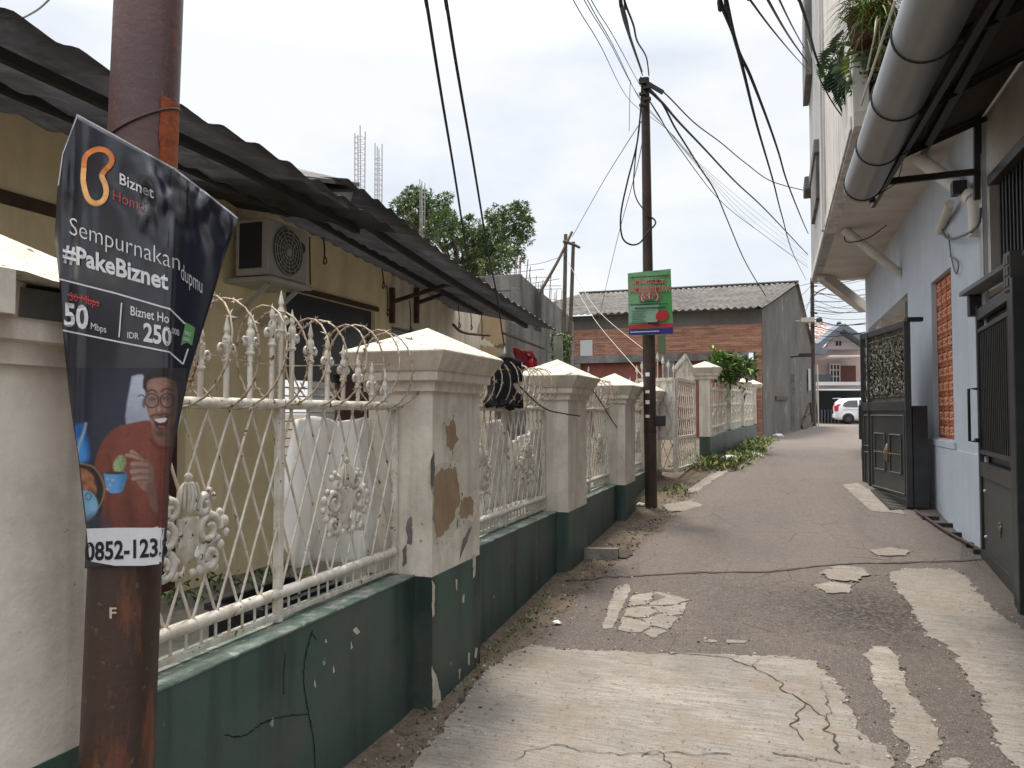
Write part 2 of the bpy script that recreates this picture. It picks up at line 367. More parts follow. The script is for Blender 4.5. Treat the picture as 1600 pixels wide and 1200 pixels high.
def sheet(name, m, xs, dz, ys, z=None, nx=2):
    mb = MB(); rows = []
    for y in ys:
        a, b = xs(y); rows.append([(a + (b - a) * i / nx, y, (z(y) if z else G(y)) + dz) for i in range(nx + 1)])
    vs = [p for r in rows for p in r]; n = nx + 1
    fs = [(i * n + k, i * n + k + 1, (i + 1) * n + k + 1, (i + 1) * n + k) for i in range(len(ys) - 1) for k in range(nx)]
    mb.add(vs, fs); o = mb.build(name, m); return structure(o)
sheet('ground', SOIL, lambda y: (-200, 200), -.006, [-40] + STN)
def lerp_tab(tab, y):
    if y <= tab[0][0]: return tab[0][1]
    for (a, za), (b, zb) in zip(tab, tab[1:]):
        if y <= b: return za + (zb - za) * (y - a) / (b - a)
    return tab[-1][1]
XL = [(-5, -1.50), (3, -1.50), (6, -1.46), (9, -1.22), (11, -1.1), (13, -.98), (15, -.75), (21, -.25), (24, .05), (40, 1.55), (43, 1.8)]
XR = [(-5, 1.79), (18, 1.79), (22, 2.4), (40, 4.6), (43, 5.2)]
rys = [y for y in STN if y <= 43]
def xl(y): return lerp_tab(XL, y) + .09 * mnoise.noise((y * 1.3, 3, 0)) + .05 * mnoise.noise((y * 4.1, 7, 0))
sheet('road', ASPH_NEAR, lambda y: (xl(y), lerp_tab(XR, y)), 0, rys)
sheet('road', ASPH_FAR, lambda y: (-30, 40), 0, [43.01, 44, 45, 46, 48])
sheet('yard', YARD, lambda y: (-4.3, -2.06), 0, [y for y in STN if -4 <= y <= 11.5], z=lambda y: max(.19, G(y) + .02))
from mathutils.geometry import tessellate_polygon
def ground_poly(name, pts, m, dz, jit=.0, step=.05, seed=0):
    P = []
    n = len(pts)
    for i in range(n):
        a, b = pts[i], pts[(i + 1) % n]; l = math.hypot(b[0] - a[0], b[1] - a[1]); k = max(1, int(l / step))
        for j in range(k):
            t = j / k; x = a[0] + (b[0] - a[0]) * t; y = a[1] + (b[1] - a[1]) * t
            if jit:
                x += jit * (mnoise.noise((x * 9, y * 9, seed)) + .7 * mnoise.noise((x * 31, y * 31, seed + 5)) + .6 * mnoise.noise((x * 77, y * 77, seed + 6)))
                y += jit * (mnoise.noise((x * 9, y * 9, seed + 9)) + .7 * mnoise.noise((x * 31, y * 31, seed + 15)) + .6 * mnoise.noise((x * 77, y * 77, seed + 16)))
            P.append(Vector((x, y, 0)))
    bm = bmesh.new(); vs = [bm.verts.new(p) for p in P]
    for t in tessellate_polygon([P]):
        try: bm.faces.new([vs[i] for i in t])
        except ValueError: pass
    y0, y1 = min(p.y for p in P), max(p.y for p in P)
    k = math.ceil(y0 / ST)
    while k * ST < y1:
        bmesh.ops.bisect_plane(bm, geom=list(bm.verts) + list(bm.edges) + list(bm.faces), plane_co=(0, k * ST, 0), plane_no=(0, 1, 0)); k += 1
    for v in bm.verts: v.co.z = G(v.co.y) + dz
    bmesh.ops.recalc_face_normals(bm, faces=list(bm.faces))
    for f in bm.faces:
        if f.normal.z < 0: f.normal_flip()
    mb = MB(); mb.bm(bm); return structure(mb.build(name, m))
EDGES = []
def px_poly(name, px, m, dz, jit=.02, seed=0):
    if name.startswith('concrete'): EDGES.append([gat(*p) for p in px])
    return ground_poly(name, [tuple(gat(*p))[:2] for p in px], m, dz, jit * 1.3, .022, seed)
def ribbon(mb, px, wd, dz, jit=.03, seed=0):
    pts = [gat(*p) for p in px]; pts = smooth_path(pts, 10)
    q = []
    for p in pts: q.append(Vector((p.x + jit * mnoise.noise((p.x * 14, p.y * 14, seed)), p.y + jit * mnoise.noise((p.x * 14, p.y * 14, seed + 4)), 0)))
    for i in range(len(q) - 1):
        d = (q[i + 1] - q[i]); d = d.normalized() if d.length > 1e-6 else Vector((1, 0, 0)); n = Vector((-d.y, d.x, 0))
        wa = wd * (.35 + abs(mnoise.noise((i * .37, seed, 1))) * 1.6); wb = wd * (.35 + abs(mnoise.noise(((i + 1) * .37, seed, 1))) * 1.6)
        c = []
        for p, s in ((q[i], wa), (q[i + 1], wb)):
            for sg in (-1, 1):
                v = p + n * (s * sg / 2); v.z = G(v.y) + dz; c.append(v)
        mb.quad(c[0], c[1], c[3], c[2])
# the newer overlay beyond the seam
seam = [(860, 912), (905, 905), (1000, 899), (1100, 894), (1200, 893), (1300, 882), (1400, 879), (1500, 876), (1550, 872)]
near = [tuple(gat(*p))[:2] for p in seam]
far = [(lerp_tab(XR, y) - .012, y) for y in (9, 12, 15, 18, 22, 30, 40, 43)] + [(max(xl(y) + .05 + .1 * mnoise.noise((y, 1, 1)), xl(y) + .02), y) for y in (43, 36, 30, 26, 24, 22, 20, 18, 16, 14, 13, 12, 11, 10, 9, 8.4, 8, 7.6)]
near = [p for p in near if -1.4 < p[0] < 1.78]
ground_poly('road', near + far, ASPH_FAR, .004, .012, .1, 2)
SEAM = flat('seam_dirt', (.075, .064, .056), .95)
sm = MB(); ribbon(sm, [(880, 908), (940, 903), (1000, 900), (1100, 895), (1200, 894), (1300, 883), (1400, 880), (1500, 877), (1536, 874)], .05, .0062, .05, 9); structure(sm.build('road_seam', SEAM))
px_poly('concrete_slab', [(640, 1200), (700, 1130), (745, 1064), (800, 1018), (830, 1010), (900, 1015), (960, 1018), (1050, 1020), (1150, 1024), (1220, 1026), (1268, 1033), (1290, 1050), (1312, 1070), (1322, 1085), (1320, 1100), (1335, 1120), (1342, 1140), (1365, 1160), (1390, 1175), (1400, 1195), (1405, 1290), (560, 1290)], CONCRETE, .004, .022, 1)
px_poly('concrete_patch', [(1360, 1012), (1385, 1012), (1405, 1028), (1408, 1045), (1420, 1080), (1450, 1115), (1457, 1130), (1470, 1150), (1468, 1172), (1448, 1195), (1430, 1202), (1412, 1192), (1420, 1165), (1400, 1150), (1395, 1120), (1383, 1090), (1368, 1070), (1358, 1050), (1362, 1035), (1352, 1025)], CONCRETE_B, .004, .02, 2)
px_poly('concrete_patch', [(1390, 895), (1415, 888), (1490, 890), (1515, 905), (1530, 930), (1560, 960), (1600, 985), (1640, 1010), (1660, 1260), (1610, 1230), (1590, 1200), (1575, 1180), (1560, 1160), (1550, 1130), (1530, 1105), (1535, 1095), (1520, 1075), (1505, 1045), (1480, 1010), (1450, 995), (1435, 970), (1425, 950), (1405, 925), (1392, 910)], CONCRETE_B, .004, .025, 3)
px_poly('concrete_patch', [(1280, 897), (1310, 885), (1345, 888), (1360, 898), (1340, 909), (1300, 908)], CONCRETE, .012, .03, 4)
px_poly('concrete_patch', [(1272, 916), (1300, 910), (1330, 915), (1332, 926), (1290, 929)], CONCRETE_B, .008, .02, 5)
px_poly('concrete_patch', [(1316, 758), (1340, 755), (1400, 790), (1415, 804), (1360, 799), (1345, 785)], CONCRETE, .008, .015, 6)
px_poly('concrete_patch', [(1036, 790), (1080, 782), (1098, 790), (1070, 799), (1045, 800)], CONCRETE_B, .008, .02, 7)
px_poly('concrete_patch', [(1358, 862), (1390, 857), (1422, 862), (1415, 870), (1370, 870)], CONCRETE_B, .014, .02, 8)
px_poly('concrete_patch', [(940, 983), (962, 917), (985, 912), (984, 925), (957, 983)], CONCRETE, .004, .01, 9)
for i, q in enumerate([[(985, 932), (1020, 925), (1040, 933), (1010, 945), (982, 947)], [(1022, 924), (1050, 930), (1078, 938), (1050, 946), (1014, 946)], [(980, 950), (1010, 948), (1030, 957), (1000, 966), (974, 962)],
                       [(1034, 957), (1012, 948), (1050, 948), (1074, 941), (1066, 960), (1040, 964)], [(972, 965), (1000, 969), (1018, 978), (1000, 990), (965, 986)], [(1004, 968), (1034, 960), (1058, 966), (1044, 984), (1020, 978)], [(1006, 990), (1022, 981), (1042, 987), (1020, 998)]]):
    px_poly('concrete_patch', q, CONCRETE if i % 2 else CONCRETE_B, .004, .014, 20 + i)
px_poly('concrete_patch', [(1470, 1192), (1500, 1185), (1515, 1195), (1505, 1212), (1475, 1212)], CONCRETE, .004, .02, 10)
px_poly('concrete_patch', [(1098, 1000), (1120, 1000), (1122, 1004), (1100, 1004)], CONCRETE_B, .004, .004, 11)
px_poly('concrete_patch', [(1135, 1000), (1165, 1001), (1166, 1005), (1136, 1005)], CONCRETE_B, .004, .004, 12)
px_poly('concrete_patch', [(1070, 770), (1110, 742), (1160, 722), (1168, 724), (1125, 745), (1085, 770)], CONCRETE_B, .008, .03, 13)
CRACK = flat('crack_dirt', (.055, .046, .038), .95)
cm = MB()
ribbon(cm, [(1010, 1020), (1060, 1024), (1120, 1028), (1170, 1042), (1205, 1058), (1230, 1082), (1254, 1096), (1275, 1112), (1292, 1128), (1298, 1150), (1310, 1180)], 0.0120, .008, .045, 1)
ribbon(cm, [(1254, 1096), (1246, 1118), (1242, 1138), (1252, 1155)], 0.0108, .0085, .045, 2)
ribbon(cm, [(800, 1188), (860, 1166), (915, 1176), (980, 1180), (1060, 1178), (1135, 1180)], 0.0072, .0087, .045, 3)
ribbon(cm, [(1210, 1182), (1260, 1186), (1290, 1192), (1330, 1196)], 0.0084, .0089, .045, 4)
ribbon(cm, [(1292, 1126), (1296, 1108), (1290, 1085), (1284, 1070)], 0.0048, .0091, .045, 5)
ribbon(cm, [(1170, 1042), (1190, 1030), (1215, 1030)], 0.0048, .0093, .045, 6)
ribbon(cm, [(1000, 1180), (1035, 1178), (1045, 1200), (1048, 1215)], 0.0060, .0095, .045, 7)
structure(cm.build('road_crack', CRACK))
# ================================================================== WALL, PILLARS, FENCE (left)
FX = -1.93
PY = [0.97, 3.70, 6.475, 9.11, 11.45]; PW = .68; PDX = .15; PCX = -1.72 - PW / 2 + PDX
def pillar_root(label, cy, broken=False):
    t = thing('fence_pillar', label, 'pillar', (PCX, cy, 0), 0, 'cream gate pillars along the green wall')
    h = PW / 2
    m = MB(); m.square([(h + .004, -.3), (h + .004, .69)], PCX, cy, dx=PDX); m.build('plinth', GREEN, t)
    m = MB(); m.square([(h, .69), (h, 1.665)], PCX, cy, dx=PDX); m.build('shaft', CREAM, t)
    m = MB()
    m.square([(h + .02, 1.665), (h + .022, 1.715), (h + .05, 1.722), (h + .052, 1.768), (h + .06, 1.772)], PCX, cy, dx=PDX)
    if not broken: m.square([(h + .058, 1.773), (h + .115, 1.868), (h + .115, 1.874)], PCX, cy, dx=PDX)
    m.build('cornice', CREAM, t)
    m = MB()
    if not broken: m.square([(h + .112, 1.8745), (h + .10, 1.885), (.02, 2.035), (.006, 2.04)], PCX, cy, dx=PDX)
    if broken:
        x0, x1, y0, y1 = PCX - h + PDX - .09, PCX + h - PDX + .10, cy - h - .1, cy + h + .1
        pb = [(x0, y0, 1.773), (x1, y0, 1.773), (x1, cy - .045, 1.773), (x1 - .03, cy - .02, 1.773), (x1 - .10, cy + .01, 1.773), (x1 - .15, cy + .10, 1.773), (x0, cy + .12, 1.773)]
        k = MB(); k.prism(pb, (0, 0, .10)); k.build('broken_cornice', CREAM, t)
        k = MB(); k.square([(h - .03, 1.772), (h - .035, 1.86)], PCX, cy, dx=PDX); k.build('bare_core', CONC, t)
        pc = [(x0, y0, 1.8745), (x1 - .01, y0, 1.8745), (x1 - .01, cy - .01, 1.8745), (x1 - .06, cy + .10, 1.8745), (x1 - .07, y1, 1.8745), (x0, y1, 1.8745)]
        ap = (PCX, cy, 2.04); n = len(pc)
        m.add(pc + [ap], [(i, (i + 1) % n, n) for i in range(n)] + [tuple(reversed(range(n)))])
    m.build('cap', CREAM_TOP, t); return t
cyl = [y + PW / 2 for y in PY]
pillar_root('nearest cream pillar behind the rusty pole, its cornice broken off at the corner', cyl[0], True)
p2 = pillar_root('large cream pillar with a brown peeled patch on its road side', cyl[1])
# bare patch and flakes on the second pillar
def blotch(mb, px, X, off, jit=.01, seed=0, Y=None):
    P = [at(*p, X=X) if X is not None else at(*p, Y=Y) for p in px]; Q = []
    n = len(P)
    for i in range(n):
        a, b = P[i], P[(i + 1) % n]; k = max(1, int((b - a).length / .015))
        for j in range(k):
            p = a.lerp(b, j / k); s = Vector([mnoise.noise((p.x * 23 + c * 7, p.y * 23, p.z * 23 + seed)) + .6 * mnoise.noise((p.x * 71 + c * 7, p.y * 71, p.z * 71 + seed)) for c in range(3)]) * jit
            Q.append(p + s)
    for q in Q:
        if X is not None: q.x = X + off
        else: q.y = Y - off
    o = len(mb.v); mb.v += [tuple(q) for q in Q]
    for t in tessellate_polygon([Q]): mb.f.append([o + i for i in t]); mb.s.append(False); mb.m.append(0)
m = MB(); blotch(m, [(677, 745), (690, 735), (712, 730), (716, 760), (718, 785), (708, 812), (692, 835), (680, 845), (677, 800)], -1.72, .002, .024, 1)
blotch(m, [(722, 783), (735, 772), (740, 790), (738, 805), (722, 808), (716, 800)], -1.72, .0023, .026, 2)
blotch(m, [(696, 670), (708, 655), (714, 690), (704, 705), (697, 695)], -1.72, .0021, .026, 3)
m.build('peeled_patch', BROWN_STAIN, p2)
m = MB(); blotch(m, [(677, 730), (695, 722), (716, 722), (722, 760), (724, 775), (742, 768), (744, 800), (738, 815), (716, 822), (700, 845), (684, 860), (677, 850)], -1.72, .001, .022, 11); blotch(m, [(692, 662), (710, 645), (718, 690), (706, 712), (694, 702)], -1.72, .0012, .018, 12); m.build('peeled_rim', CREAM_TOP, p2)
m = MB(); blotch(m, [(724, 842), (732, 826), (737, 822), (728, 850), (720, 868), (717, 872)], -1.72, .002, .012, 5)
blotch(m, [(672, 720), (678, 705), (679, 735), (675, 768), (672, 755)], -1.72, .0022, .008, 6); m.build('bare_flake', CONC, p2)
m = MB(); blotch(m, [(636, 815), (642, 808), (646, 835), (642, 850), (636, 848)], None, .002, .012, 7, Y=3.70); blotch(m, [(630, 860), (635, 850), (636, 880), (630, 885)], None, .0022, .008, 8, Y=3.70); m.build('bare_flake', CONC, p2)
m = MB()
for i, q in enumerate([[(674, 905), (679, 915), (678, 960), (675, 965)], [(674, 1040), (684, 1065), (690, 1100), (676, 1106)], [(738, 868), (743, 866), (742, 900), (738, 905)], [(731, 1020), (734, 1020), (733, 1040), (730, 1038)], [(716, 1045), (719, 1044), (718, 1062), (716, 1062)], [(742, 1012), (746, 1012), (744, 1030), (741, 1028)], [(711, 905), (714, 905), (713, 925), (711, 920)], [(722, 930), (725, 928), (725, 942), (722, 942)]]):
    blotch(m, q, -1.716, .002 + i * .0001, .008, 30 + i)
m.build('peeled_paint', CREAM_TOP, p2)
ROOTS = {}
pillar_root('cream pillar right of the black garment, third from the camera', cyl[2])
pillar_root('cream pillar fourth from the camera, left of the dark iron pole', cyl[3])
pillar_root('cream pillar half hidden behind the dark iron pole', cyl[4])
segs = [(PY[i] + PW, PY[i + 1]) for i in range(4)]
wl = ['cracked dark green low wall beside the rusty pole', 'dark green low wall under the fence hung with a black garment', 'dark green low wall between the third and fourth pillars', 'dirty low wall just left of the dark iron pole']
for (a, b), lb in zip(segs, wl):
    t = thing('low_wall', lb, 'wall', (-1.93, (a + b) / 2, 0), 0, 'dark green low walls between the pillars')
    m = MB(); m.box(-2.05, -1.82, a, b, -.3, .685); m.build('wall', GREEN, t)
    m = MB(); m.box(-2.052, -1.816, a, b, .686, .697, .004); m.build('ledge', GREEN_TOP, t)
    if a < 3:
        CRK = flat('wall_crack', (.010, .014, .012), .95)
        m = MB()
        def wcrack(px, wd, seed):
            P = smooth_path([at(*p, X=-1.82) for p in px], 8)
            for i in range(len(P) - 1):
                d = (P[i + 1] - P[i]).normalized(); n = Vector((0, -d.z, d.y)); s0 = wd * (.4 + abs(mnoise.noise((i * .3, seed, 0)))); s1 = wd * (.4 + abs(mnoise.noise(((i + 1) * .3, seed, 0))))
                j0 = .006 * mnoise.noise((i * .9, seed, 3)); j1 = .006 * mnoise.noise(((i + 1) * .9, seed, 3)); ox = Vector((.0015 + seed * .0002, 0, 0))
                m.quad(P[i] + n * (s0 + j0) + ox, P[i] - n * (s0 - j0) + ox, P[i + 1] - n * (s1 - j1) + ox, P[i + 1] + n * (s1 + j1) + ox)
        wcrack([(488, 985), (478, 1020), (474, 1060), (480, 1105), (485, 1130), (490, 1160), (492, 1200)], .006, 1)
        wcrack([(488, 990), (494, 1000)], .004, 2); wcrack([(350, 1148), (380, 1150), (410, 1130), (440, 1120), (480, 1116)], .004, 3); wcrack([(446, 1020), (443, 1050), (443, 1085)], .004, 4)
        m.build('crack', CRK, t)
        m = MB()
        for i, q in enumerate([[(550, 985), (556, 980), (562, 987), (556, 992)], [(508, 995), (510, 1004), (507, 1004)], [(491, 1060), (493, 1075), (490, 1070)], [(520, 1038), (523, 1050), (520, 1052)], [(548, 1000), (551, 1012), (548, 1015)]]): blotch(m, q, -1.82, .002 + i * .0001, .006, 50 + i)
        m.build('peeled_paint', CREAM_TOP, t)
def finial_bm(m, y, z0, h, x=0):
    r = .0105
    m.tube([(x, y, z0), (x, y, z0 + h - .13)], r, 8)
    zb = z0 + h - .14
    m.lathe([(r, zb - .012), (.017, zb - .006), (.017, zb + .002), (.011, zb + .008), (.015, zb + .016), (.009, zb + .024), (.010, zb + .045), (.017, zb + .068), (.014, zb + .086), (.007, zb + .100), (.011, zb + .106), (.012, zb + .114), (.009, zb + .128), (.001, zb + .165)], (x, y, 0), 10)
    for s in (-1, 1):                        # the two curled leaves
        pts = [(x, y + s * dy, zb + dz) for dy, dz in ((.008, .026), (.016, .044), (.026, .056), (.037, .056), (.044, .046), (.043, .034), (.035, .029), (.030, .036))]
        m.tube(smooth_path(pts, 3), .0068, 6); m.ball((x, y + s * .035, zb + .038), .008, 6)
def emblem_bm(m, y, z, k=1.0):
    e = .012
    m.ball((.004, y, z + .105 * k), (.018, .038 * k, .042 * k), 14); m.ball((.004, y, z + .155 * k), (.012, .014 * k, .012 * k), 8)
    for i in (-2, -1, 0, 1, 2): m.tube([(.016, y + i * .012 * k, z + .075 * k), (.024, y + i * .014 * k, z + .105 * k), (.014, y + i * .009 * k, z + .14 * k)], .0042 * k, 5)
    m.ball((0, y, z), (.016, .036 * k, .062 * k), 14); m.box(-.006, .014, y - .035 * k, y + .035 * k, z - .02 * k, z + .055 * k, .008)
    for s in (-1, 1):
        for (cy, cz, R, st, n) in ((.075, .015, .042, 0, 1.7), (.078, -.055, .036, 2.2, 1.6), (.058, .078, .026, 1.2, 1.4)):
            pts = []
            for j in range(18):
                q = j / 17; a = st + q * n * 2 * PI * .8; rr = R * k * (1 - .72 * q)
                pts.append((.006 * q, y + s * (cy * k + rr * math.cos(a)), z + cz * k + rr * math.sin(a)))
            m.tube(pts, [.0125 * k * (1 - .35 * j / 17) for j in range(18)], 6)
        for (cy, cz, r) in ((.135, .03, .016), (.14, .0, .012), (.10, -.085, .013), (.092, .10, .011), (.075, .115, .010), (.045, -.08, .014), (.12, -.03, .014), (.02, -.085, .012), (.115, .055, .012)):
            m.ball((.004, y + s * cy * k, z + cz * k), (.011, r * k, r * k), 8)
        m.tube([(0, y + s * .03 * k, z - .05 * k), (0, y + s * .06 * k, z - .02 * k), (0, y + s * .115 * k, z - .01 * k)], .009 * k, 6)
# one fence panel, built about (FX, panel middle)
def panel(label, a, b, sag=0):
    cy = (a + b) / 2; t = thing('fence_panel', label, 'fence', (FX, cy, 0), 0, 'white ornate fence panels between the pillars')
    zt, zm, zb = 1.585, .815, .728; hl = (b - a) / 2
    m = MB(); m.tube([(FX, a + .02, zt), (FX, b - .005, zt)], .022, 12); m.build('top_rail', WHITE_METAL, t)
    m = MB(); m.tube([(FX, a + .02, zm), (FX, b - .005, zm)], .0235, 12); m.build('lower_rail', WHITE_METAL, t)
    m = MB(); m.box(FX - .012, FX + .012, a + .02, b - .005, zb - .012, zb + .008, .003); m.build('base_rail', WHITE_METAL, t)
    for y in (a + .03, cy, b - .02):
        m = MB(); m.box(FX - .0165, FX + .0165, y - .016, y + .016, .7, zt - .006, .006); m.build('post', WHITE_METAL, t)
    n = int((b - a) / .072)
    for i in range(1, n):
        y = a + (b - a) * i / n; m = MB(); m.tube([(FX, y, zb), (FX, y, zm - .02)], .0055, 6); m.build('baluster', WHITE_METAL, t)
    # diamond lattice: bars leaning both ways, clipped to the two bays
    m = MB(); H = zt - zm - .04; zl = zm + .02; sp = .123; run = .3075
    for (u, v) in ((a + .045, cy - .016), (cy + .016, b - .035)):
        for sgn in (-1, 1):
            k = -8
            while u + k * sp < v + run:
                y0 = u + k * sp; y1 = y0 + sgn * run; k += 1
                lo, hi = 0., 1.
                for edge, keep in ((u, 1), (v, -1)):
                    da, db = keep * (y0 - edge), keep * (y1 - edge)
                    if da < 0 and db < 0: lo = 2; break
                    if da < 0: lo = max(lo, da / (da - db))
                    elif db < 0: hi = min(hi, da / (da - db))
                if hi - lo < .05: continue
                x = FX + sgn * .0045
                m.tube([(x, y0 + (y1 - y0) * q, zl + H * q) for q in (lo, (lo + hi) / 2, hi)], .0052, 6)
    m.build('lattice', WHITE_METAL, t)
    for y in ((a + cy) / 2 - .02, (cy + b) / 2 - .02):
        m = MB(); emblem_bm(m, 0, 0, 1.38); m.v = [(x + FX + .012, yy + y, z + 1.115) for x, yy, z in m.v]; m.build('emblem', WHITE_METAL, t)
    nf = 15
    for i in range(1, nf):
        y = a + .02 + (b - a - .02) * i / nf
        d = abs(y - cy) / hl
        if abs(y - cy) < .03: continue
        h = .40 - .27 * d ** .75
        m = MB(); finial_bm(m, y, zt + .015, h, FX); m.build('finial', WHITE_METAL, t)
    m = MB(); finial_bm(m, cy, zt + .015, .43, FX); m.build('finial', WHITE_METAL, t)
    return t
pl = ['white ornate fence panel closest to the rusty pole, a white sheet behind it', 'white fence panel hung with a black garment', 'narrow looking white fence panel between the third and fourth pillars', 'white fence panel beside the dark iron pole, mostly hidden by pillars']
P0 = panel(pl[0], *segs[0])
for (a, b), lb in zip(segs[1:], pl[1:]): dup(P0, (FX, (a + b) / 2, 0), lb)
def razor(label, a, b, R=.20, zc=1.77, pitch=.155):
    t = thing('razor_wire', label, 'razor wire', (FX, (a + b) / 2, zc), 0, 'coils of razor wire along the fence top')
    m = MB(); n = int((b - a) / pitch * 20); pts = []
    for i in range(n + 1):
        an = 2 * PI * i / 20; y = a + (b - a) * i / n; k = 1 + .16 * mnoise.noise((y * 3.3, a, 1))
        pts.append((FX + R * .8 * k * math.cos(an), y + .05 * math.sin(an * .5), zc + R * k * math.sin(an)))
    m.tube(pts, .0044, 5); m.build('coil', BARB, t)
    k = MB()
    for i in range(2, n, 2):
        p = Vector(pts[i]); d = (Vector(pts[i + 1]) - p).normalized(); u = d.orthogonal().normalized(); u.rotate(Matrix.Rotation(i * 1.3, 3, d))
        for s in (1, -1):
            q = p + d * .006 * s
            k.add([q + u * .0045, q + d * .018 * s + u * .021, q + d * .005 * s - u * .003, q - u * .0045, q - d * .018 * s - u * .021, q - d * .005 * s + u * .003], [(0, 1, 2), (3, 4, 5)])
    k.build('barbs', BARB, t)
    s = MB(); s.tube([(FX, a, zc + .02), (FX, (a + b) / 2, zc - .03), (FX, b, zc + .045)], .0024, 5); s.build('strand', BARB, t); return t
rl = ['rusty razor wire coil over the fence closest to the rusty pole', 'razor wire coil tangled above the fence with the black garment', 'razor wire coil between the third and fourth pillar caps', 'razor wire coil beside the dark iron pole']
razor(rl[0], segs[0][0] - .1, segs[0][1] + .06)
for (a, b), lb in zip(segs[1:], rl[1:]): razor(lb, a, b, .17, 1.76)
def cloth(name, px, m, label, cat, D=None, X=None, thick=.02, wob=.03, cuts=4, freq=(9, 0), group=None, parent=None, seed=0):
    P = [at(*p, D=D, X=X) if len(p) == 2 else at(p[0], p[1], D=p[2]) for p in px]
    bm = bmesh.new(); vs = [bm.verts.new(p) for p in P]
    for t in tessellate_polygon([P]):
        try: bm.faces.new([vs[i] for i in t])
        except ValueError: pass
    for _ in range(cuts):
        bmesh.ops.subdivide_edges(bm, edges=[e for e in bm.edges if e.calc_length() > .05], cuts=1)
        bmesh.ops.triangulate(bm, faces=list(bm.faces))
    bmesh.ops.recalc_face_normals(bm, faces=list(bm.faces)); bm.normal_update()
    nn = Vector((0, 0, 0))
    for f in bm.faces: nn += f.normal
    nn = nn.normalized() if nn.length > 1e-6 else Vector((1, 0, 0))
    for v in bm.verts:
        c = v.co; k = c.x + c.y
        v.co = c + nn * wob * (mnoise.noise((k * freq[0], c.z * 1.2, seed)) + .5 * mnoise.noise((k * freq[0] * 2.3, c.z * 2.6, seed + 3)))
    bmesh.ops.recalc_face_normals(bm, faces=list(bm.faces))
    bmesh.ops.solidify(bm, geom=list(bm.faces), thickness=thick)
    mb = MB(); mb.bm(bm, smooth=True); o = mb.build(name, m, parent)
    if not parent: tag(o, label, cat, group)
    return o
cloth('tarpaulin', [(452, 656), (490, 650), (530, 659), (575, 652), (619, 660), (622, 700), (618, 760), (621, 868), (590, 866), (550, 880), (500, 876), (448, 892), (430, 850), (424, 802), (436, 740), (446, 690)], TARP, 'crumpled white tarpaulin sheet hanging behind the first fence panel', 'tarpaulin', X=-2.06, thick=.005, wob=.085, cuts=5, freq=(3.2, 0), seed=9)
cloth('garment', [(766, 562), (780, 554), (796, 560), (812, 574), (810, 588), (796, 600), (800, 618), (806, 633), (786, 636), (778, 632), (764, 634), (756, 632), (760, 600)], CLOTH_BLACK, 'black garment draped over the white fence between two cream pillars', 'garment', X=-1.90, thick=.05, wob=.05, cuts=4)
rg = thing('garment', 'dark red garment hung on the line under the far end of the awning', 'garment', tuple(at(820, 560, D=11)))
cloth('body', [(802, 542), (818, 548), (832, 548), (837, 560), (838, 590), (826, 588), (812, 580), (806, 565)], CLOTH_RED, '', '', D=11, thick=.03, wob=.06, cuts=3, parent=rg)
cloth('bright_panel', [(826, 562), (833, 560), (834, 574), (827, 576)], CLOTH_BRIGHT, '', '', D=10.93, thick=.02, wob=.0, cuts=1, parent=rg)
cloth('sack', [(756, 660), (778, 655), (800, 690), (850, 660), (852, 770), (800, 785), (754, 800)], TARP, 'pale plastic sheeting behind the fence hung with a black garment', 'sheeting', X=-2.0, thick=.006, wob=.05, cuts=4, freq=(6, 0), seed=4)
# ================================================================== NEAR POLE AND BANNER
def t_text(body, bold=0.0):
    cu = bpy.data.curves.new('t', 'FONT'); cu.body = body; cu.offset = bold; cu.resolution_u = 3
    o = bpy.data.objects.new('t', cu); COL.objects.link(o)
    bpy.context.view_layer.update()
    ev = o.evaluated_get(bpy.context.evaluated_depsgraph_get()); me = ev.to_mesh()
    vs = [(v.co.x, v.co.y) for v in me.vertices]; fs = [tuple(p.vertices) for p in me.polygons]
    ev.to_mesh_clear(); bpy.data.objects.remove(o); bpy.data.curves.remove(cu)
    x0 = min(v[0] for v in vs); x1 = max(v[0] for v in vs)
    return [((x - x0), y) for x, y in vs], fs, x1 - x0
pole_b, pole_t = at(187, 1100, X=-1.5), at(233, 0, X=-1.5)
ax = (pole_t - pole_b).normalized()
def on_pole(z): return pole_b + ax * ((z - pole_b.z) / ax.z)
pt = thing('utility_pole', 'rusty red iron pole in the foreground wrapped by a dark banner', 'pole', tuple(on_pole(0)))
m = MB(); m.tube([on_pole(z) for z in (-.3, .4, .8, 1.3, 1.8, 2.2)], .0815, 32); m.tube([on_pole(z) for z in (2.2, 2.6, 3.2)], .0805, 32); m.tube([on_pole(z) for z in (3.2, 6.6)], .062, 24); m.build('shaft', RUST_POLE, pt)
def pole_patch(a0, a1, z0, z1, off, seed, mt, nm):
    m = MB(); P = []; nx, nz = 14, 22
    c = on_pole((z0 + z1) / 2); toc = math.atan2(EYE.y - c.y, EYE.x - c.x)
    for j in range(nz + 1):
        z = z0 + (z1 - z0) * j / nz; c = on_pole(z)
        l = a0 + .16 * mnoise.noise((z * 14, seed, 0)); r = a1 + .06 * mnoise.noise((z * 14, seed, 5))
        for i in range(nx + 1):
            a = toc + l + (r - l) * i / nx; P.append((c.x + (.0815 + off) * math.cos(a), c.y + (.0815 + off) * math.sin(a), z))
    m.add(P, [(j * (nx + 1) + i, j * (nx + 1) + i + 1, (j + 1) * (nx + 1) + i + 1, (j + 1) * (nx + 1) + i) for j in range(nz) for i in range(nx)], True); m.build(nm, mt, pt)
pole_patch(.45, 1.35, 2.02, 2.33, .0012, 3, RUST_PATCH, 'rust_patch')
wr = MB(); c0 = on_pole(2.3); toc = math.atan2(EYE.y - c0.y, EYE.x - c0.x)
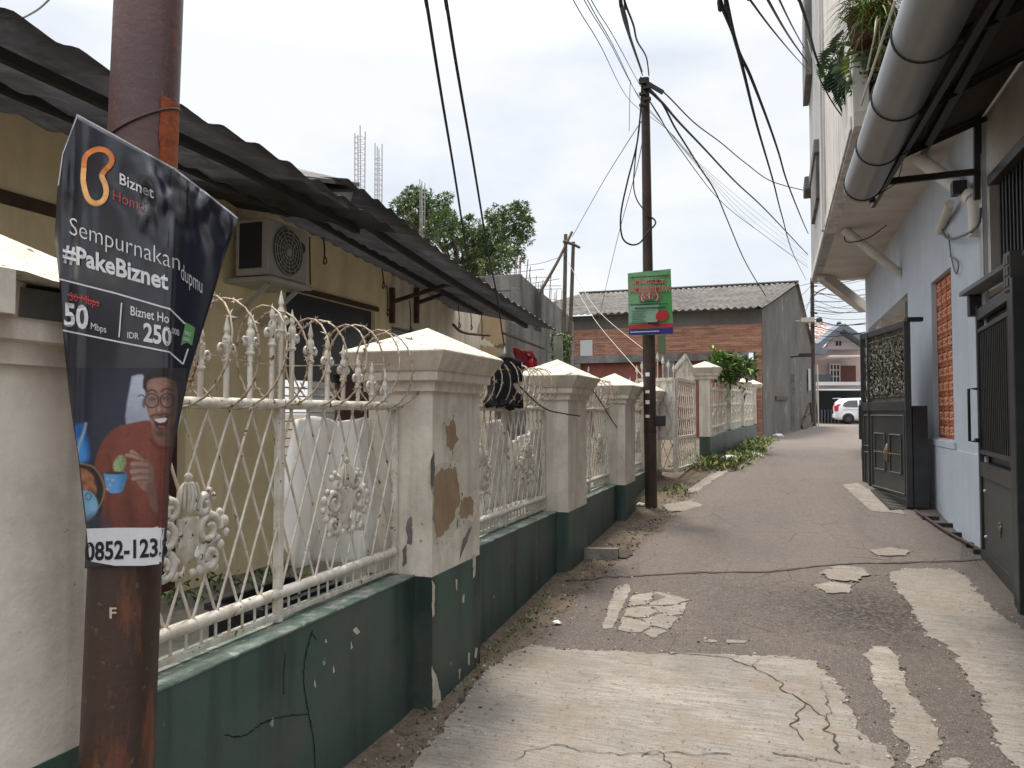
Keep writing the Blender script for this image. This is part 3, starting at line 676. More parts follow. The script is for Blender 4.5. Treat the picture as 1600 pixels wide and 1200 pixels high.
wr.tube([(on_pole(2.27 + .055 * math.sin(a - toc) * .9).x + .0835 * math.cos(a), on_pole(2.27).y + .0835 * math.sin(a), 2.27 + .05 * math.sin(a - toc)) for a in [2 * PI * i / 40 for i in range(41)]], .0028, 6); wr.build('tie_wire', POLE, pt)
tf, ff, wf = t_text('F', .02); m = MB(); m.add([at(171 + x * 11 / wf, 966 - y * 24, D=1.768) for x, y in tf], ff); m.build('painted_letter', flat('pale_paint_mark', (.45, .38, .3), .8), pt)
# the banner: its left part bulges over the pole, then a fold turns its right part back
ROWS = [((120, 178), (272, 262), (372, 340)), ((97, 240), (270, 308), (362, 368)), ((90, 300), (269, 358), (350, 402)), ((86, 372), (268, 428), (332, 465)), ((93, 435), (266, 487), (314, 522)), ((98, 517), (265, 548), (297, 577)),
        ((109, 620), (263, 635), (281, 650)), ((124, 730), (260, 735), (265, 737)), ((135, 825), (257, 822), (261, 823)), ((133, 888), (251, 882), (255, 883))]
def bdepth(px, py):
    f = 272 - 21 * min(1, max(0, (py - 262) / 620)); pc = 233 - 50 * py / 1200; r = 54.
    q = (px - pc) / r
    if px <= f: d = 1.775 + .016 * min(q * q, 1.5) + (.02 * (abs(q) - 1.2) if q < -1.2 else 0)
    else: q0 = (f - pc) / r; d = 1.775 + .016 * min(q0 * q0, 1.5) + .17 * (px - f) / 104
    k = max(0., 1 - abs(py - 300) / 130)
    d += .0035 * math.sin(px * .09 + py * .012) * (1 - .7 * min(1, max(0, (py - 400) / 300))) + k * .008 * mnoise.noise((px * .035, py * .02, 1))
    if px < 150: d += .006 * math.sin(px * .22 + py * .006) * min(1, (150 - px) / 30)
    d += .007 * k * abs(mnoise.noise((px * .03 + 7, py * .05 - px * .03, 2)))
    if px > f - 50: d += .034 * k * mnoise.noise((px * .05, py * .03, 4)) - .011 * max(0, 1 - abs(px - f) / 8)
    return d - .004
def bpt(px, py, off=0): return at(px, py, D=bdepth(px, py) - off)
bt = thing('banner', 'dark blue advertising banner of an internet offer tied round the rusty foreground pole', 'banner', tuple(bpt(200, 500)))
def lerp2(a, b, t): return (a[0] + (b[0] - a[0]) * t, a[1] + (b[1] - a[1]) * t)
NAVY = flat('navy_banner_vinyl', (.0135, .0155, .027), .34, spec=.8, var=.1)
BWHITE = flat('banner_white_print', (.58, .585, .61), .45); BRED = flat('banner_red_print', (.45, .07, .06), .5)
BGREEN = flat('banner_green_print', (.10, .26, .10), .5); BORANGE = flat('banner_orange_print', (.62, .20, .06), .5); BYEL = flat('banner_amber_print', (.72, .40, .16), .5)
m = MB(); P = []; NU, NUR, NV = 40, 16, 8
allrows = []
for r0, r1 in zip(ROWS, ROWS[1:]):
    for j in range(NV): allrows.append(tuple(lerp2(a, b, j / NV) for a, b in zip(r0, r1)))
allrows.append(ROWS[-1])
for l, f, r in allrows:
    P += [bpt(*lerp2(l, f, i / NU)) for i in range(NU + 1)] + [bpt(*lerp2(f, r, i / NUR)) for i in range(1, NUR + 1)]
W_ = NU + NUR + 1
bm = bmesh.new(); vs = [bm.verts.new(p) for p in P]
for j in range(len(allrows) - 1):
    for i in range(W_ - 1): bm.faces.new((vs[j * W_ + i], vs[(j + 1) * W_ + i], vs[(j + 1) * W_ + i + 1], vs[j * W_ + i + 1]))
bmesh.ops.recalc_face_normals(bm, faces=list(bm.faces))
bmesh.ops.solidify(bm, geom=list(bm.faces), thickness=.0012)
m.bm(bm, smooth=True); sheet_o = m.build('sheet', NAVY, bt)
HEM = flat('white_banner_hem', (.42, .42, .44), .5)
def print_poly(name, px, mt, off, dens=6, parent=bt):
    n = len(px); Q = []
    for i in range(n):
        a, b = px[i], px[(i + 1) % n]; k = max(1, int(math.hypot(b[0] - a[0], b[1] - a[1]) / dens))
        Q += [lerp2(a, b, j / k) for j in range(k)]
    bm = bmesh.new(); vv = [bm.verts.new((x, y, 0)) for x, y in Q]
    for t in tessellate_polygon([[Vector((x, y, 0)) for x, y in Q]]):
        try: bm.faces.new([vv[i] for i in t])
        except ValueError: pass
    for axn in ((1, 0, 0), (0, 1, 0)):
        k = 0; lo = min((q[0] if axn[0] else q[1]) for q in Q); hi = max((q[0] if axn[0] else q[1]) for q in Q); c = math.ceil(lo / 7) * 7
        while c < hi:
            bmesh.ops.bisect_plane(bm, geom=list(bm.verts) + list(bm.edges) + list(bm.faces), plane_co=(c * axn[0], c * axn[1], 0), plane_no=axn); c += 7
    for v in bm.verts: v.co = bpt(v.co.x, v.co.y, off)
    mb = MB(); mb.bm(bm); return mb.build(name, mt, parent)
def print_text(name, body, p0, p1, mt, bold=0., hk=1., off=.004, parent=bt, fn=bpt):
    vs, fs, wd = t_text(body, bold); mb = MB(); sc = (p1[0] - p0[0]) / wd; sl = (p1[1] - p0[1]) / (p1[0] - p0[0])
    mb.add([fn(p0[0] + x * sc, p0[1] + x * sc * sl - y * sc * hk, off) for x, y in vs], fs)
    return mb.build(name, mt, parent)
def print_line(name, px, wd, mt, off=.0035):
    mb = MB()
    for a, b in zip(px, px[1:]):
        k = max(1, int(math.hypot(b[0] - a[0], b[1] - a[1]) / 5)); d = Vector((b[0] - a[0], b[1] - a[1])).normalized(); n = (-d.y * wd / 2, d.x * wd / 2)
        for j in range(k):
            p, q = lerp2(a, b, j / k), lerp2(a, b, (j + 1) / k)
            mb.quad(bpt(p[0] - n[0], p[1] - n[1], off), bpt(p[0] + n[0], p[1] + n[1], off), bpt(q[0] + n[0], q[1] + n[1], off), bpt(q[0] - n[0], q[1] - n[1], off))
    return mb.build(name, mt, bt)
print_line('hem', [(120, 179), (180, 212), (230, 240), (271, 263), (320, 300), (371, 341)], 2.2, HEM, .003); print_line('hem', [(121, 180), (98, 240), (91, 290)], 2.0, HEM, .003)
# bean shaped outline emblem
lg = [(131, 262), (133, 246), (142, 237), (155, 233), (168, 237), (175, 247), (172, 258), (164, 266), (159, 275), (164, 287), (166, 301), (161, 313), (150, 318), (139, 312), (133, 298), (130, 280)]
lgs = [(v.x, v.y) for v in smooth_path([Vector((*p, 0)) for p in lg + lg[:1]], 5)]
print_line('logo', lgs[:40], 8.5, BORANGE); print_line('logo', lgs[39:], 8.5, BYEL)
print_text('lettering', 'Biznet', (187, 287), (240, 310), BWHITE, .01, 1.15)
print_text('lettering', 'Home', (177, 312), (226, 331), BRED, -.012, 1.15)
print_text('lettering', 'Sempurnakan', (109, 366), (281, 423), BWHITE, -.01, 1.22)
print_text('lettering', 'dupmu', (283, 436), (316, 459), BWHITE, -.01, 3.0)
print_text('lettering', '#PakeBiznet', (98, 406), (263, 453), BWHITE, .028, 1.18)
print_line('frame_line', [(93, 436), (180, 458), (266, 483), (289, 506)], 2.4, BWHITE); print_line('frame_line', [(98, 516), (180, 533), (265, 550), (286, 569), (294, 545)], 2.4, BWHITE); print_line('frame_line', [(190, 473), (186, 527)], 2.2, BWHITE)
print_text('lettering', '30 Mbps', (109, 469), (155, 479), BRED, 0, 1.3); print_line('strike_line', [(106, 460), (156, 474)], 1.8, BRED, .0045)
print_text('lettering', '50', (100, 508), (138, 514), BWHITE, .03, 1.3); print_text('lettering', 'Mbps', (142, 514), (166, 520), BWHITE, 0, 1.3)
print_text('lettering', 'Biznet Ho', (204, 492), (264, 505), BWHITE, .012, 1.35); print_text('lettering', 'IDR', (199, 528), (217, 530), BWHITE, .01, 1.2); print_text('lettering', '250', (224, 532), (268, 540), BWHITE, .03, 1.35); print_text('lettering', '.000', (267, 520), (280, 525), BWHITE, 0, 1.7)
print_poly('ribbon_badge', [(290, 503), (305, 512), (300, 540), (292, 535), (282, 540)], BGREEN, .003)
print_text('lettering', 'BEST', (289, 522), (299, 526), BWHITE, 0, 1.6); print_text('lettering', 'DEAL', (287, 531), (297, 534), BWHITE, 0, 1.6)
# the printed photograph: a laughing person in a rust coloured jumper pointing at a cactus
import numpy as np
def raster_print():
    x0, x1, y0, y1, st = 104, 292, 575, 826, .8
    nx, ny = int((x1 - x0) / st), int((y1 - y0) / st)
    X, Y = np.meshgrid(x0 + st * np.arange(nx), y0 + st * np.arange(ny))
    rg = np.random.RandomState(2)
    def smooth(a, n):
        for _ in range(n): a = (a + np.roll(a, 1, 0) + np.roll(a, -1, 0) + np.roll(a, 1, 1) + np.roll(a, -1, 1)) / 5
        return a
    nzs = smooth(rg.rand(ny, nx), 30); nzs = (nzs - nzs.mean()) / nzs.std()
    nzf = smooth(rg.rand(ny, nx), 3); nzf = (nzf - nzf.mean()) / nzf.std()
    ss = lambda v, a, b: np.clip((v - a) / (b - a), 0, 1) ** 2 * (3 - 2 * np.clip((v - a) / (b - a), 0, 1))
    def poly(pts, f):
        pts = [(p.x, p.y) for p in smooth_path([Vector((*p, 0)) for p in pts + pts[:1]], 4)]
        inside = np.zeros_like(X, bool); d = np.full_like(X, 1e9)
        for (ax_, ay_), (bx_, by_) in zip(pts, pts[1:]):
            if abs(ay_ - by_) > 1e-9: inside ^= ((ay_ > Y) != (by_ > Y)) & (X < (bx_ - ax_) * (Y - ay_) / (by_ - ay_) + ax_)
            L2 = (bx_ - ax_) ** 2 + (by_ - ay_) ** 2 + 1e-9; t = np.clip(((X - ax_) * (bx_ - ax_) + (Y - ay_) * (by_ - ay_)) / L2, 0, 1)
            d = np.minimum(d, np.hypot(X - ax_ - t * (bx_ - ax_), Y - ay_ - t * (by_ - ay_)))
        return ss(np.where(inside, d, -d), -f, f)
    def stroke(pts, w_, f=.7):
        d = np.full_like(X, 1e9); pts = [(p.x, p.y) for p in smooth_path([Vector((*p, 0)) for p in pts], 5)]
        for (ax_, ay_), (bx_, by_) in zip(pts, pts[1:]):
            L2 = (bx_ - ax_) ** 2 + (by_ - ay_) ** 2 + 1e-9; t = np.clip(((X - ax_) * (bx_ - ax_) + (Y - ay_) * (by_ - ay_)) / L2, 0, 1); d = np.minimum(d, np.hypot(X - ax_ - t * (bx_ - ax_), Y - ay_ - t * (by_ - ay_)))
        return ss(-(d - w_ / 2), -f, f)
    el = lambda cx, cy, rx, ry, f=.15, rot=0: ss(-np.hypot(((X - cx) * math.cos(rot) + (Y - cy) * math.sin(rot)) / rx, ((Y - cy) * math.cos(rot) - (X - cx) * math.sin(rot)) / ry), -1 - f, -1 + f)
    C = np.zeros((ny, nx, 3)); C[:] = (.0135, .0155, .027)
    def over(m, c, k=1.0):
        c = np.asarray(c, float)
        if c.ndim == 1: c = np.broadcast_to(c, C.shape)
        C[:] = C * (1 - (m * k)[..., None]) + c * (m * k)[..., None]
    sh = lambda c, f: np.asarray(c)[None, None, :] * f[..., None]
    over(el(185, 680, 60, 90, .9), (.022, .03, .055), .8); over(el(160, 640, 20, 70, .9), (.03, .035, .055), .6)
    over(poly([(206, 588), (226, 589), (230, 640), (240, 664), (197, 666)], 2.2), sh((.36, .39, .48), .75 + .35 * ss(Y, 660, 590)))
    over(poly([(112, 668), (131, 664), (141, 716), (118, 724)], 3), (.012, .10, .33)); over(poly([(114, 690), (130, 684), (136, 716), (118, 720)], 4), (.06, .27, .62), .8); over(stroke([(134, 662), (131, 676), (124, 694), (121, 708)], 4, 2), (.30, .36, .46))
    J = poly([(148, 722), (154, 702), (166, 682), (182, 668), (206, 661), (234, 657), (266, 668), (290, 690), (290, 830), (166, 830), (162, 780), (150, 750)], 1.4)
    fold = .5 * np.sin(X * .11 + Y * .035 + nzs) + .35 * np.sin(X * .21 - Y * .05 + 2 * nzs)
    over(J, sh((.155, .040, .027), np.clip((1.12 - .5 * ss(X, 225, 275) - .25 * ss(Y, 740, 825) + .10 * fold + .03 * nzf) * (1 - .35 * np.exp(-((X - 196 - (Y - 740) * .12) / 9) ** 2) * ss(Y, 735, 780)), .25, 1.4)))
    over(stroke([(170, 712), (174, 745), (168, 790), (174, 826)], 5, 5), (.05, .012, .009), .55)
    over(poly([(234, 640), (262, 640), (270, 690), (258, 697), (246, 692), (238, 676)], 1.8), sh((.17, .085, .066), .75 + .3 * ss(X, 262, 240))); over(stroke([(236, 688), (246, 699), (262, 700), (280, 694)], 3, 1.5), (.07, .018, .013), .8)
    face = poly([(226, 596), (236, 588), (262, 587), (276, 600), (277, 640), (270, 668), (256, 680), (246, 677), (237, 664), (231, 644), (227, 620)], 1.2)
    lum = 1.02 + .22 * np.exp(-(((X - 243) / 10) ** 2 + ((Y - 604) / 9) ** 2)) + .24 * np.exp(-(((X - 239) / 6) ** 2 + ((Y - 642) / 6) ** 2)) - .38 * ss(X, 252, 276) - .26 * ss(Y, 654, 676) - .28 * np.exp(-(((X - 229) / 4) ** 2)) + .03 * nzf
    over(face, sh((.245, .132, .102), np.clip(lum, .3, 1.5)))
    over(poly([(223, 606), (225, 588), (238, 578), (262, 574), (280, 580), (280, 596), (258, 590), (238, 592), (230, 598), (229, 612)], 1.8), (.016, .012, .013))
    over(el(225, 630, 3, 8, .3), (.16, .08, .064), .9)
    over(el(238, 624, 7, 5, .7), (.10, .05, .042), .7); over(el(260, 622, 8, 5, .7), (.09, .045, .038), .7); over(stroke([(233, 624), (238, 622), (243, 625)], 1.6), (.02, .012, .012)); over(stroke([(254, 623), (260, 621), (266, 623)], 1.6), (.02, .012, .012))
    over(stroke([(230, 613), (237, 609), (245, 613)], 2.4, 1), (.03, .02, .02)); over(stroke([(252, 612), (260, 607), (270, 610)], 2.4, 1), (.03, .02, .02))
    over(stroke([(249, 620), (247, 634), (244, 642), (249, 646), (256, 644)], 2.0, 1.6), (.11, .055, .045), .75); over(el(248, 639, 2.4, 3.2, .8), (.40, .26, .21), .7)
    over(stroke([(236, 651), (242, 648), (250, 649), (258, 647), (266, 650)], 3.4, 1.8), (.03, .018, .018), .85); over(el(253, 668, 13, 9, .8), (.07, .036, .03), .6); over(el(252, 678, 8, 4, .7), (.04, .02, .018), .7)
    over(poly([(238, 654), (250, 652), (263, 651), (261, 664), (254, 671), (246, 669)], .9), (.06, .012, .013)); over(poly([(240, 655), (250, 653.5), (261, 653), (258, 659), (248, 660.5)], .7), (.55, .53, .51)); over(el(252, 667, 5, 2.2, .5), (.28, .09, .085), .8)
    for cx, rx in ((237, 10.5), (261, 10.5)):
        ring = [(cx + rx * math.cos(a), 626 + 11 * math.sin(a)) for a in [2 * PI * k / 14 for k in range(15)]]; over(el(cx, 626, rx, 11, .1), (.33, .25, .24), .13); over(stroke(ring, 1.7, .6), (.012, .010, .012))
    over(stroke([(216, 619), (222, 617), (227, 621)], 1.6, .6), (.012, .01, .012))
    over(poly([(204, 726), (216, 716), (232, 720), (240, 734), (240, 752), (236, 768), (224, 766), (212, 752), (205, 740)], 1.5), sh((.21, .118, .094), np.clip(1.05 - .35 * ss(X, 222, 242) + .04 * nzf, .4, 1.4))); over(poly([(228, 760), (240, 752), (244, 776), (246, 800), (236, 792)], 2), (.13, .068, .054))
    for k, (a, b, w_) in enumerate((((224, 722), (206, 706), 8.5), ((230, 726), (207, 725), 8), ((230, 736), (206, 737), 8), ((230, 746), (208, 748), 7.5), ((216, 716), (198, 711), 7))):
        over(stroke([a, ((a[0] + b[0]) / 2, (a[1] + b[1]) / 2 - 1), b], w_ + 1.6, 1.2), (.085, .042, .034), .8); over(stroke([a, ((a[0] + b[0]) / 2, (a[1] + b[1]) / 2 - 1), b], w_ - 1.4, 1.6), sh((.29, .17, .138), np.clip(.8 + .3 * ss(X, 232, 204), .4, 1.3)))
    over(el(187, 725, 9.5, 14, .15, .35), sh((.22, .30, .15), np.clip(1.1 - .4 * ss(X, 185, 197) + .1 * nzf, .5, 1.5))); over(stroke([(184, 716), (189, 734)], 1.2), (.09, .14, .06), .6); over(stroke([(190, 714), (194, 730)], 1.2), (.09, .14, .06), .6)
    over(poly([(162, 738), (180, 739), (198, 738), (193, 764), (184, 770), (168, 767)], 1.0), sh((.075, .25, .50), np.clip(1.15 - .5 * ss(X, 178, 197), .5, 1.3))); over(el(179, 739, 18, 2.4, .3), (.05, .035, .03))
    for cx, cy in ((168, 748), (172, 758), (167, 764), (176, 750)): over(el(cx, cy, 2.2, 2.0, .4), (.50, .33, .28), .8)
    over(el(130, 764, 34, 41, .06), (.018, .014, .016)); over(stroke([(126, 724), (146, 730), (158, 746), (163, 764), (159, 784), (148, 800)], 2.4, 1.6), (.30, .20, .10), .8)
    over(el(126, 764, 25, 32, .08), sh((.27, .105, .05), np.clip(.9 + .25 * nzs, .5, 1.3))); over(el(126, 790, 27, 26, .08) * ss(Y, 764, 768), (.17, .36, .55)); over(stroke([(133, 775), (138, 770), (143, 775), (139, 781), (134, 778)], 1.5), (.02, .05, .13)); over(el(150, 815, 22, 12, .7), (.03, .035, .05), .8)
    fl = ss(X, 262, 268); C[:] = C * (1 - .55 * fl[..., None]) + .03 * fl[..., None]  # flap past the fold dimmed and greyed in the ink, imitating its sheen
    grime = np.clip(.94 + .03 * nzs + .012 * nzf, .7, 1.1); C[:] = C * grime[..., None]
    vs, cols, idx = [], [], -np.ones((ny, nx), int)
    def lim(py, k):
        for (a, b) in zip(ROWS, ROWS[1:]):
            if a[k][1] <= py <= b[k][1]: return a[k][0] + (b[k][0] - a[k][0]) * (py - a[k][1]) / (b[k][1] - a[k][1])
        return ROWS[-1][k][0]
    for j in range(ny):
        py = float(Y[j, 0]); lo, hi = lim(py, 0) + .8, max(lim(py, 1), lim(py, 2)) - .8
        for i in range(nx):
            px = float(X[j, i])
            if lo <= px <= hi: idx[j, i] = len(vs); vs.append(tuple(bpt(px, py, .0034))); cols.append(C[j, i])
    fs = [(idx[j, i], idx[j + 1, i], idx[j + 1, i + 1], idx[j, i + 1]) for j in range(ny - 1) for i in range(nx - 1) if min(idx[j, i], idx[j + 1, i], idx[j + 1, i + 1], idx[j, i + 1]) >= 0]
    mb = MB(); mb.add(vs, [tuple(int(q) for q in f) for f in fs], True)
    pm = bpy.data.materials.new('printed_photo'); pm.use_nodes = True; at_ = pm.node_tree.nodes.new('ShaderNodeAttribute'); at_.attribute_name = 'ink'
    pm.node_tree.links.new(at_.outputs['Color'], pm.node_tree.nodes['Principled BSDF'].inputs['Base Color']); pm.node_tree.nodes['Principled BSDF'].inputs['Roughness'].default_value = .42
    o = mb.build('printed_picture', pm, bt)
    ca = o.data.color_attributes.new('ink', 'FLOAT_COLOR', 'POINT'); buf = np.ones((len(cols), 4), np.float32); buf[:, :3] = np.array(cols); ca.data.foreach_set('color', buf.ravel())
raster_print()
pk2 = flat('print_blue', (.02, .11, .30), .5)
print_poly('white_strip', [(135, 826), (200, 824), (257, 822), (252, 881), (225, 884), (180, 884), (140, 877)], BWHITE, .0034)
PHONE = flat('banner_black_print', (.012, .012, .018), .5)
print_text('lettering', '0852-1235', (133, 876), (262, 868), PHONE, .026, 1.32, .0048)
# ================================================================== LEFT HOUSE
HX = -4.3
ht = thing('house', 'long yellow single storey house with rusty zinc awnings behind the fence', 'house', (HX, 6, 0))
yb = lambda px, py: at(px, py, X=HX).y
zb_ = lambda px, py: at(px, py, X=HX).z
wy0, wy1, wz1 = yb(447, 450), yb(586, 490), 2.70
sy0, sy1 = yb(603, 505), yb(662, 520)
dy0, dy1 = at(232, 700, X=HX).y, at(290, 700, X=HX).y
nw1 = yb(100, 320)
YSPLIT = yb(612, 430)
m = MB(); wall_grid(m, 'x', HX - .15, HX, -3, YSPLIT, 0, 3.46, [(wy0, wy1, 1.1, wz1), (dy0, dy1, .2, 2.25), (1.2, nw1, 1.2, 2.42)]); m.build('wall', YELLOW, ht)
m = MB(); wall_grid(m, 'x', HX - .15, HX + .001, YSPLIT, 11.6, 0, 3.22, [(sy0, sy1, 1.2, zb_(603, 506))]); m.build('wall', CREAMWALL, ht, 'pale cream stretch of wall')
m = MB(); m.box(HX - .14, HX - .05, wy0, wy1, 1.9, wz1); m.box(HX - .06, HX - .03, wy0, wy1, 1.86, 1.92); m.build('window_shutter', DARKGLASS, ht)
m = MB()
for k in range(9): m.obox((HX - .10, wy0, 1.15 + k * .08), (HX - .10, wy0 + (wy1 - wy0) * .58, 1.15 + k * .08), .07, .012)
m.build('jalousie', PANELGREY, ht)
m = MB(); m.box(HX - .10, HX + .03, wy0 + (wy1 - wy0) * .60, wy1 - .02, .9, 1.95, .01); m.build('door_leaf', MAROON, ht)
m = MB(); m.box(HX + .003, HX + .025, wy0 - .05, wy1 + .05, wz1, wz1 + .05); m.build('lintel', DARKWOOD, ht)
m = MB(); m.box(HX - .12, HX - .08, dy0, dy1, .2, 2.25); m.build('door', MAROON, ht)
m = MB(); m.box(HX - .12, HX - .08, 1.2, nw1, 1.2, 2.42)
m.build('dark_window', DARKGLASS, ht)
m = MB(); m.box(HX - .10, HX + .02, 1.2, nw1 + .02, 2.42, 2.5); m.box(HX - .05, HX + .02, 1.2, nw1 + .6, 2.78, 2.86); m.build('timber_band', DARKWOOD, ht)
m = MB(); m.box(HX - .13, HX - .09, sy0, sy1, 1.2, zb_(603, 506)); m.build('small_window', DARKGLASS, ht)
m = MB(); blotch(m, [(752, 490), (772, 485), (788, 500), (790, 535), (775, 540), (760, 530), (745, 520)], HX, .004, .03, 3); blotch(m, [(750, 540), (770, 542), (785, 545), (790, 600), (750, 600)], HX, .0042, .04, 4); m.build('bare_plaster', TANPLASTER, ht)
def corrug(mb, eave, ridge, pitch, amp, th=.008, nx=10):
    """sheet from eave polyline (list of points along y) to ridge polyline; waves run from eave to wall"""
    ys = []; L_ = len(eave)
    tot = eave[-1][1] - eave[0][1]; n = int(tot / pitch * 8)
    def interp(pl, y):
        for a, b in zip(pl, pl[1:]):
            if y <= b[1] + 1e-6: q = (y - a[1]) / (b[1] - a[1]); return Vector(a).lerp(Vector(b), q)
        return Vector(pl[-1])
    vs = []
    for i in range(n + 1):
        y = eave[0][1] + tot * i / n; e = interp(eave, y); r = interp(ridge, y)
        ph = 2 * PI * (y - eave[0][1]) / pitch; wv = amp * (math.sin(ph) + .25 * math.sin(2 * ph))
        jit = .05 * mnoise.noise((math.floor((y - eave[0][1]) / .9) * 5.3, 2, 2))
        for j in range(nx + 1):
            p = e.lerp(r, j / nx); sag = .015 * mnoise.noise((p.x * 1.5, p.y * 1.2, 0))
            vs.append((p.x + (jit if j == 0 else 0), y, p.z + wv + sag))
    k = nx + 1; o = len(vs)
    fs = [(i * k + j, i * k + j + 1, (i + 1) * k + j + 1, (i + 1) * k + j) for i in range(n) for j in range(nx)]
    bm = bmesh.new(); bv = [bm.verts.new(v) for v in vs]
    for f in fs: bm.faces.new([bv[i] for i in f])
    bmesh.ops.solidify(bm, geom=list(bm.faces), thickness=th); mb.bm(bm, smooth=True)
EX = -2.8
m = MB(); e1 = [(EX, -3, 3.13), (EX, 2.1, 3.107), (EX, 3.87, 3.069), (EX, 5.35, 2.97)]
corrug(m, e1, [(HX - .5, -3, 3.46), (HX - .5, 5.35, 3.40)], .30, .013); m.build('awning_sheet', ZINC, ht)
m = MB(); pe = [at(561, 291, X=EX), at(608, 325, X=EX), at(684, 386, X=EX), at(730, 420, X=EX), at(800, 470, X=EX), at(870, 516, X=EX)]
e2 = [tuple(p) for p in pe]; e2 = [(EX, e2[0][1] - .18, e2[0][2] + .01)] + e2
corrug(m, e2, [(HX - .5, e2[0][1], 3.52), (HX - .5, 8.5, 3.3), (HX - .5, 9.97, 3.12)], .21, .011); m.build('awning_sheet', ZINC, ht)
# small raised roof sheet where the two awnings meet
m = MB(); a, b = at(470, 281, X=-2.95), at(562, 292, X=-2.85)
m.add([a, b, b + Vector((-.9, .15, .30)), a + Vector((-.9, .15, .30)), a + Vector((0, 0, .03)), b + Vector((0, 0, .03)), b + Vector((-.9, .15, .33)), a + Vector((-.9, .15, .33))], [(0, 1, 2, 3), (7, 6, 5, 4), (0, 4, 5, 1), (1, 5, 6, 2), (2, 6, 7, 3), (3, 7, 4, 0)])
a, b = at(500, 300, X=-2.83), at(552, 300, X=-2.83); c = at(545, 326, X=-2.83); d = at(530, 316, X=-2.83)
m.prism([a, b, c, d], (-.01, 0, 0)); m.build('roof_flap', CONC, ht)
PURL = flat('dark_purlin', (.035, .033, .034), .8)  # one flat near-black colour for the purlins
for xx, zz in ((-3.15, -.045), (-3.8, .0)):
    m = MB(); f = (EX - xx) / (EX - HX)
    P1 = [(xx, -3, 3.13 + .23 * f + zz), (xx, 3.87, 3.069 + .25 * f + zz), (xx, 5.35, 2.97 + .33 * f + zz)]; P2 = [(xx, y - .25, z + (3.42 - .40 * (y - 5) / 5 - z) * f + zz) for _, y, z in e2]
    for P in (P1, P2):
        for p, q in zip(P, P[1:]): m.obox(p, p.__class__(q) if 0 else q, .045, .05)
    m.build('purlin', PURL, ht)
for px in (612, 650):   # timber knee brackets on the wall
    a, b = at(px, 450, X=HX + .02), at(px, 505, X=HX + .02)
    m = MB(); m.obox(a, b, .07, .05); m.obox(b + Vector((0, 0, .25)), (EX - .55, a.y, a.z + .05), .05, .04); m.build('bracket', DARKWOOD, ht)
m = MB(); m.obox(at(785, 520, X=HX + .3) * 1, at(850, 545, X=HX + .3), .03, .03); m.build('clothes_rail', DARKWOOD, ht)
for px, y0, y1 in ((505, 370, 412), (597, 420, 450), (604, 446, 492), (716, 478, 512), (735, 485, 515), (752, 488, 530), (640, 470, 520)):
    m = MB(); a, b = at(px, y0, X=HX + .25), at(px + 1, y1, X=HX + .25)
    m.tube(smooth_path([a, a.lerp(b, .5) + Vector((0, .02, 0)), b, b + Vector((0, .05, .03)), b + Vector((0, .02, .07))], 4), .007, 5); m.build('hanging_hook', DARKSTEEL, ht)
m = MB(); m.tube(smooth_path([at(708, 507, X=HX + .1), at(725, 520, X=HX + .1), at(765, 524, X=HX + .1)], 5), .02, 6); m.build('branch_rail', DARKWOOD, ht)
m = MB(); m.tube([at(484, 370, X=HX + .01), at(485, 445, X=HX + .01)], .006, 5); m.build('wall_wire', CABLE, ht)
# AC unit
ax0 = HX + .42; a0, a1 = at(416, 338, X=ax0), at(476, 366, X=ax0)
ay0, ay1 = a0.y + .03, a0.y + .58; az1, az0 = a0.z, at(416, 428, X=ax0).z
ac = thing('air_conditioner', 'grey outdoor air conditioning unit under the zinc awning', 'air conditioner', (HX + .2, ay0, az0))
m = MB(); m.box(HX + .10, ax0, ay0, ay1, az0, az1, .015); m.build('casing', PANELGREY, ac)
m = MB(); m.box(HX + .14, HX + .36, ay0 - .004, ay0 + .002, az0 + .06, az1 - .03); m.build('side_grille', DARKGLASS, ac)
fc = (ax0 + .004, ay0 + .26, (az0 + az1) / 2); R_ = (az1 - az0) * .43
m = MB(); m.lathe([(R_, 0), (R_, .006), (R_ - .02, .008)], fc, 28, axis='x'); m.build('fan_recess', flat('fan_grey', (.10, .10, .095), .6), ac)
m = MB()
for k in range(1, 7): m.tube([(fc[0] + .014, fc[1] + R_ * k / 6.2 * math.cos(a), fc[2] + R_ * k / 6.2 * math.sin(a)) for a in [2 * PI * i / 28 for i in range(29)]], .0035, 5)
for k in range(14): m.tube([(fc[0] + .016, fc[1] + .03 * math.cos(2 * PI * k / 14), fc[2] + .03 * math.sin(2 * PI * k / 14)), (fc[0] + .012, fc[1] + R_ * math.cos(2 * PI * k / 14 + .3), fc[2] + R_ * math.sin(2 * PI * k / 14 + .3))], .003, 4)
m.lathe([(.035, 0), (.03, .012)], (fc[0] + .01, fc[1], fc[2]), 16, axis='x'); m.build('fan_grille', PANELGREY, ac)
m = MB(); m.lathe([(.05, 0), (.045, .006)], (ax0 + .002, ay1 - .09, az1 - .16), 16, axis='x'); m.build('badge', DARKGLASS, ac)
m = MB(); m.box(HX, ax0 + .04, ay0 - .02, ay1 + .02, az0 - .05, az0 - .012, .008)
for y in (ay0 + .08, ay1 - .08): m.obox((HX, y, az0 - .35), (ax0 - .05, y, az0 - .06), .03, .03)
m.build('shelf_bracket', PANELGREY, ac)
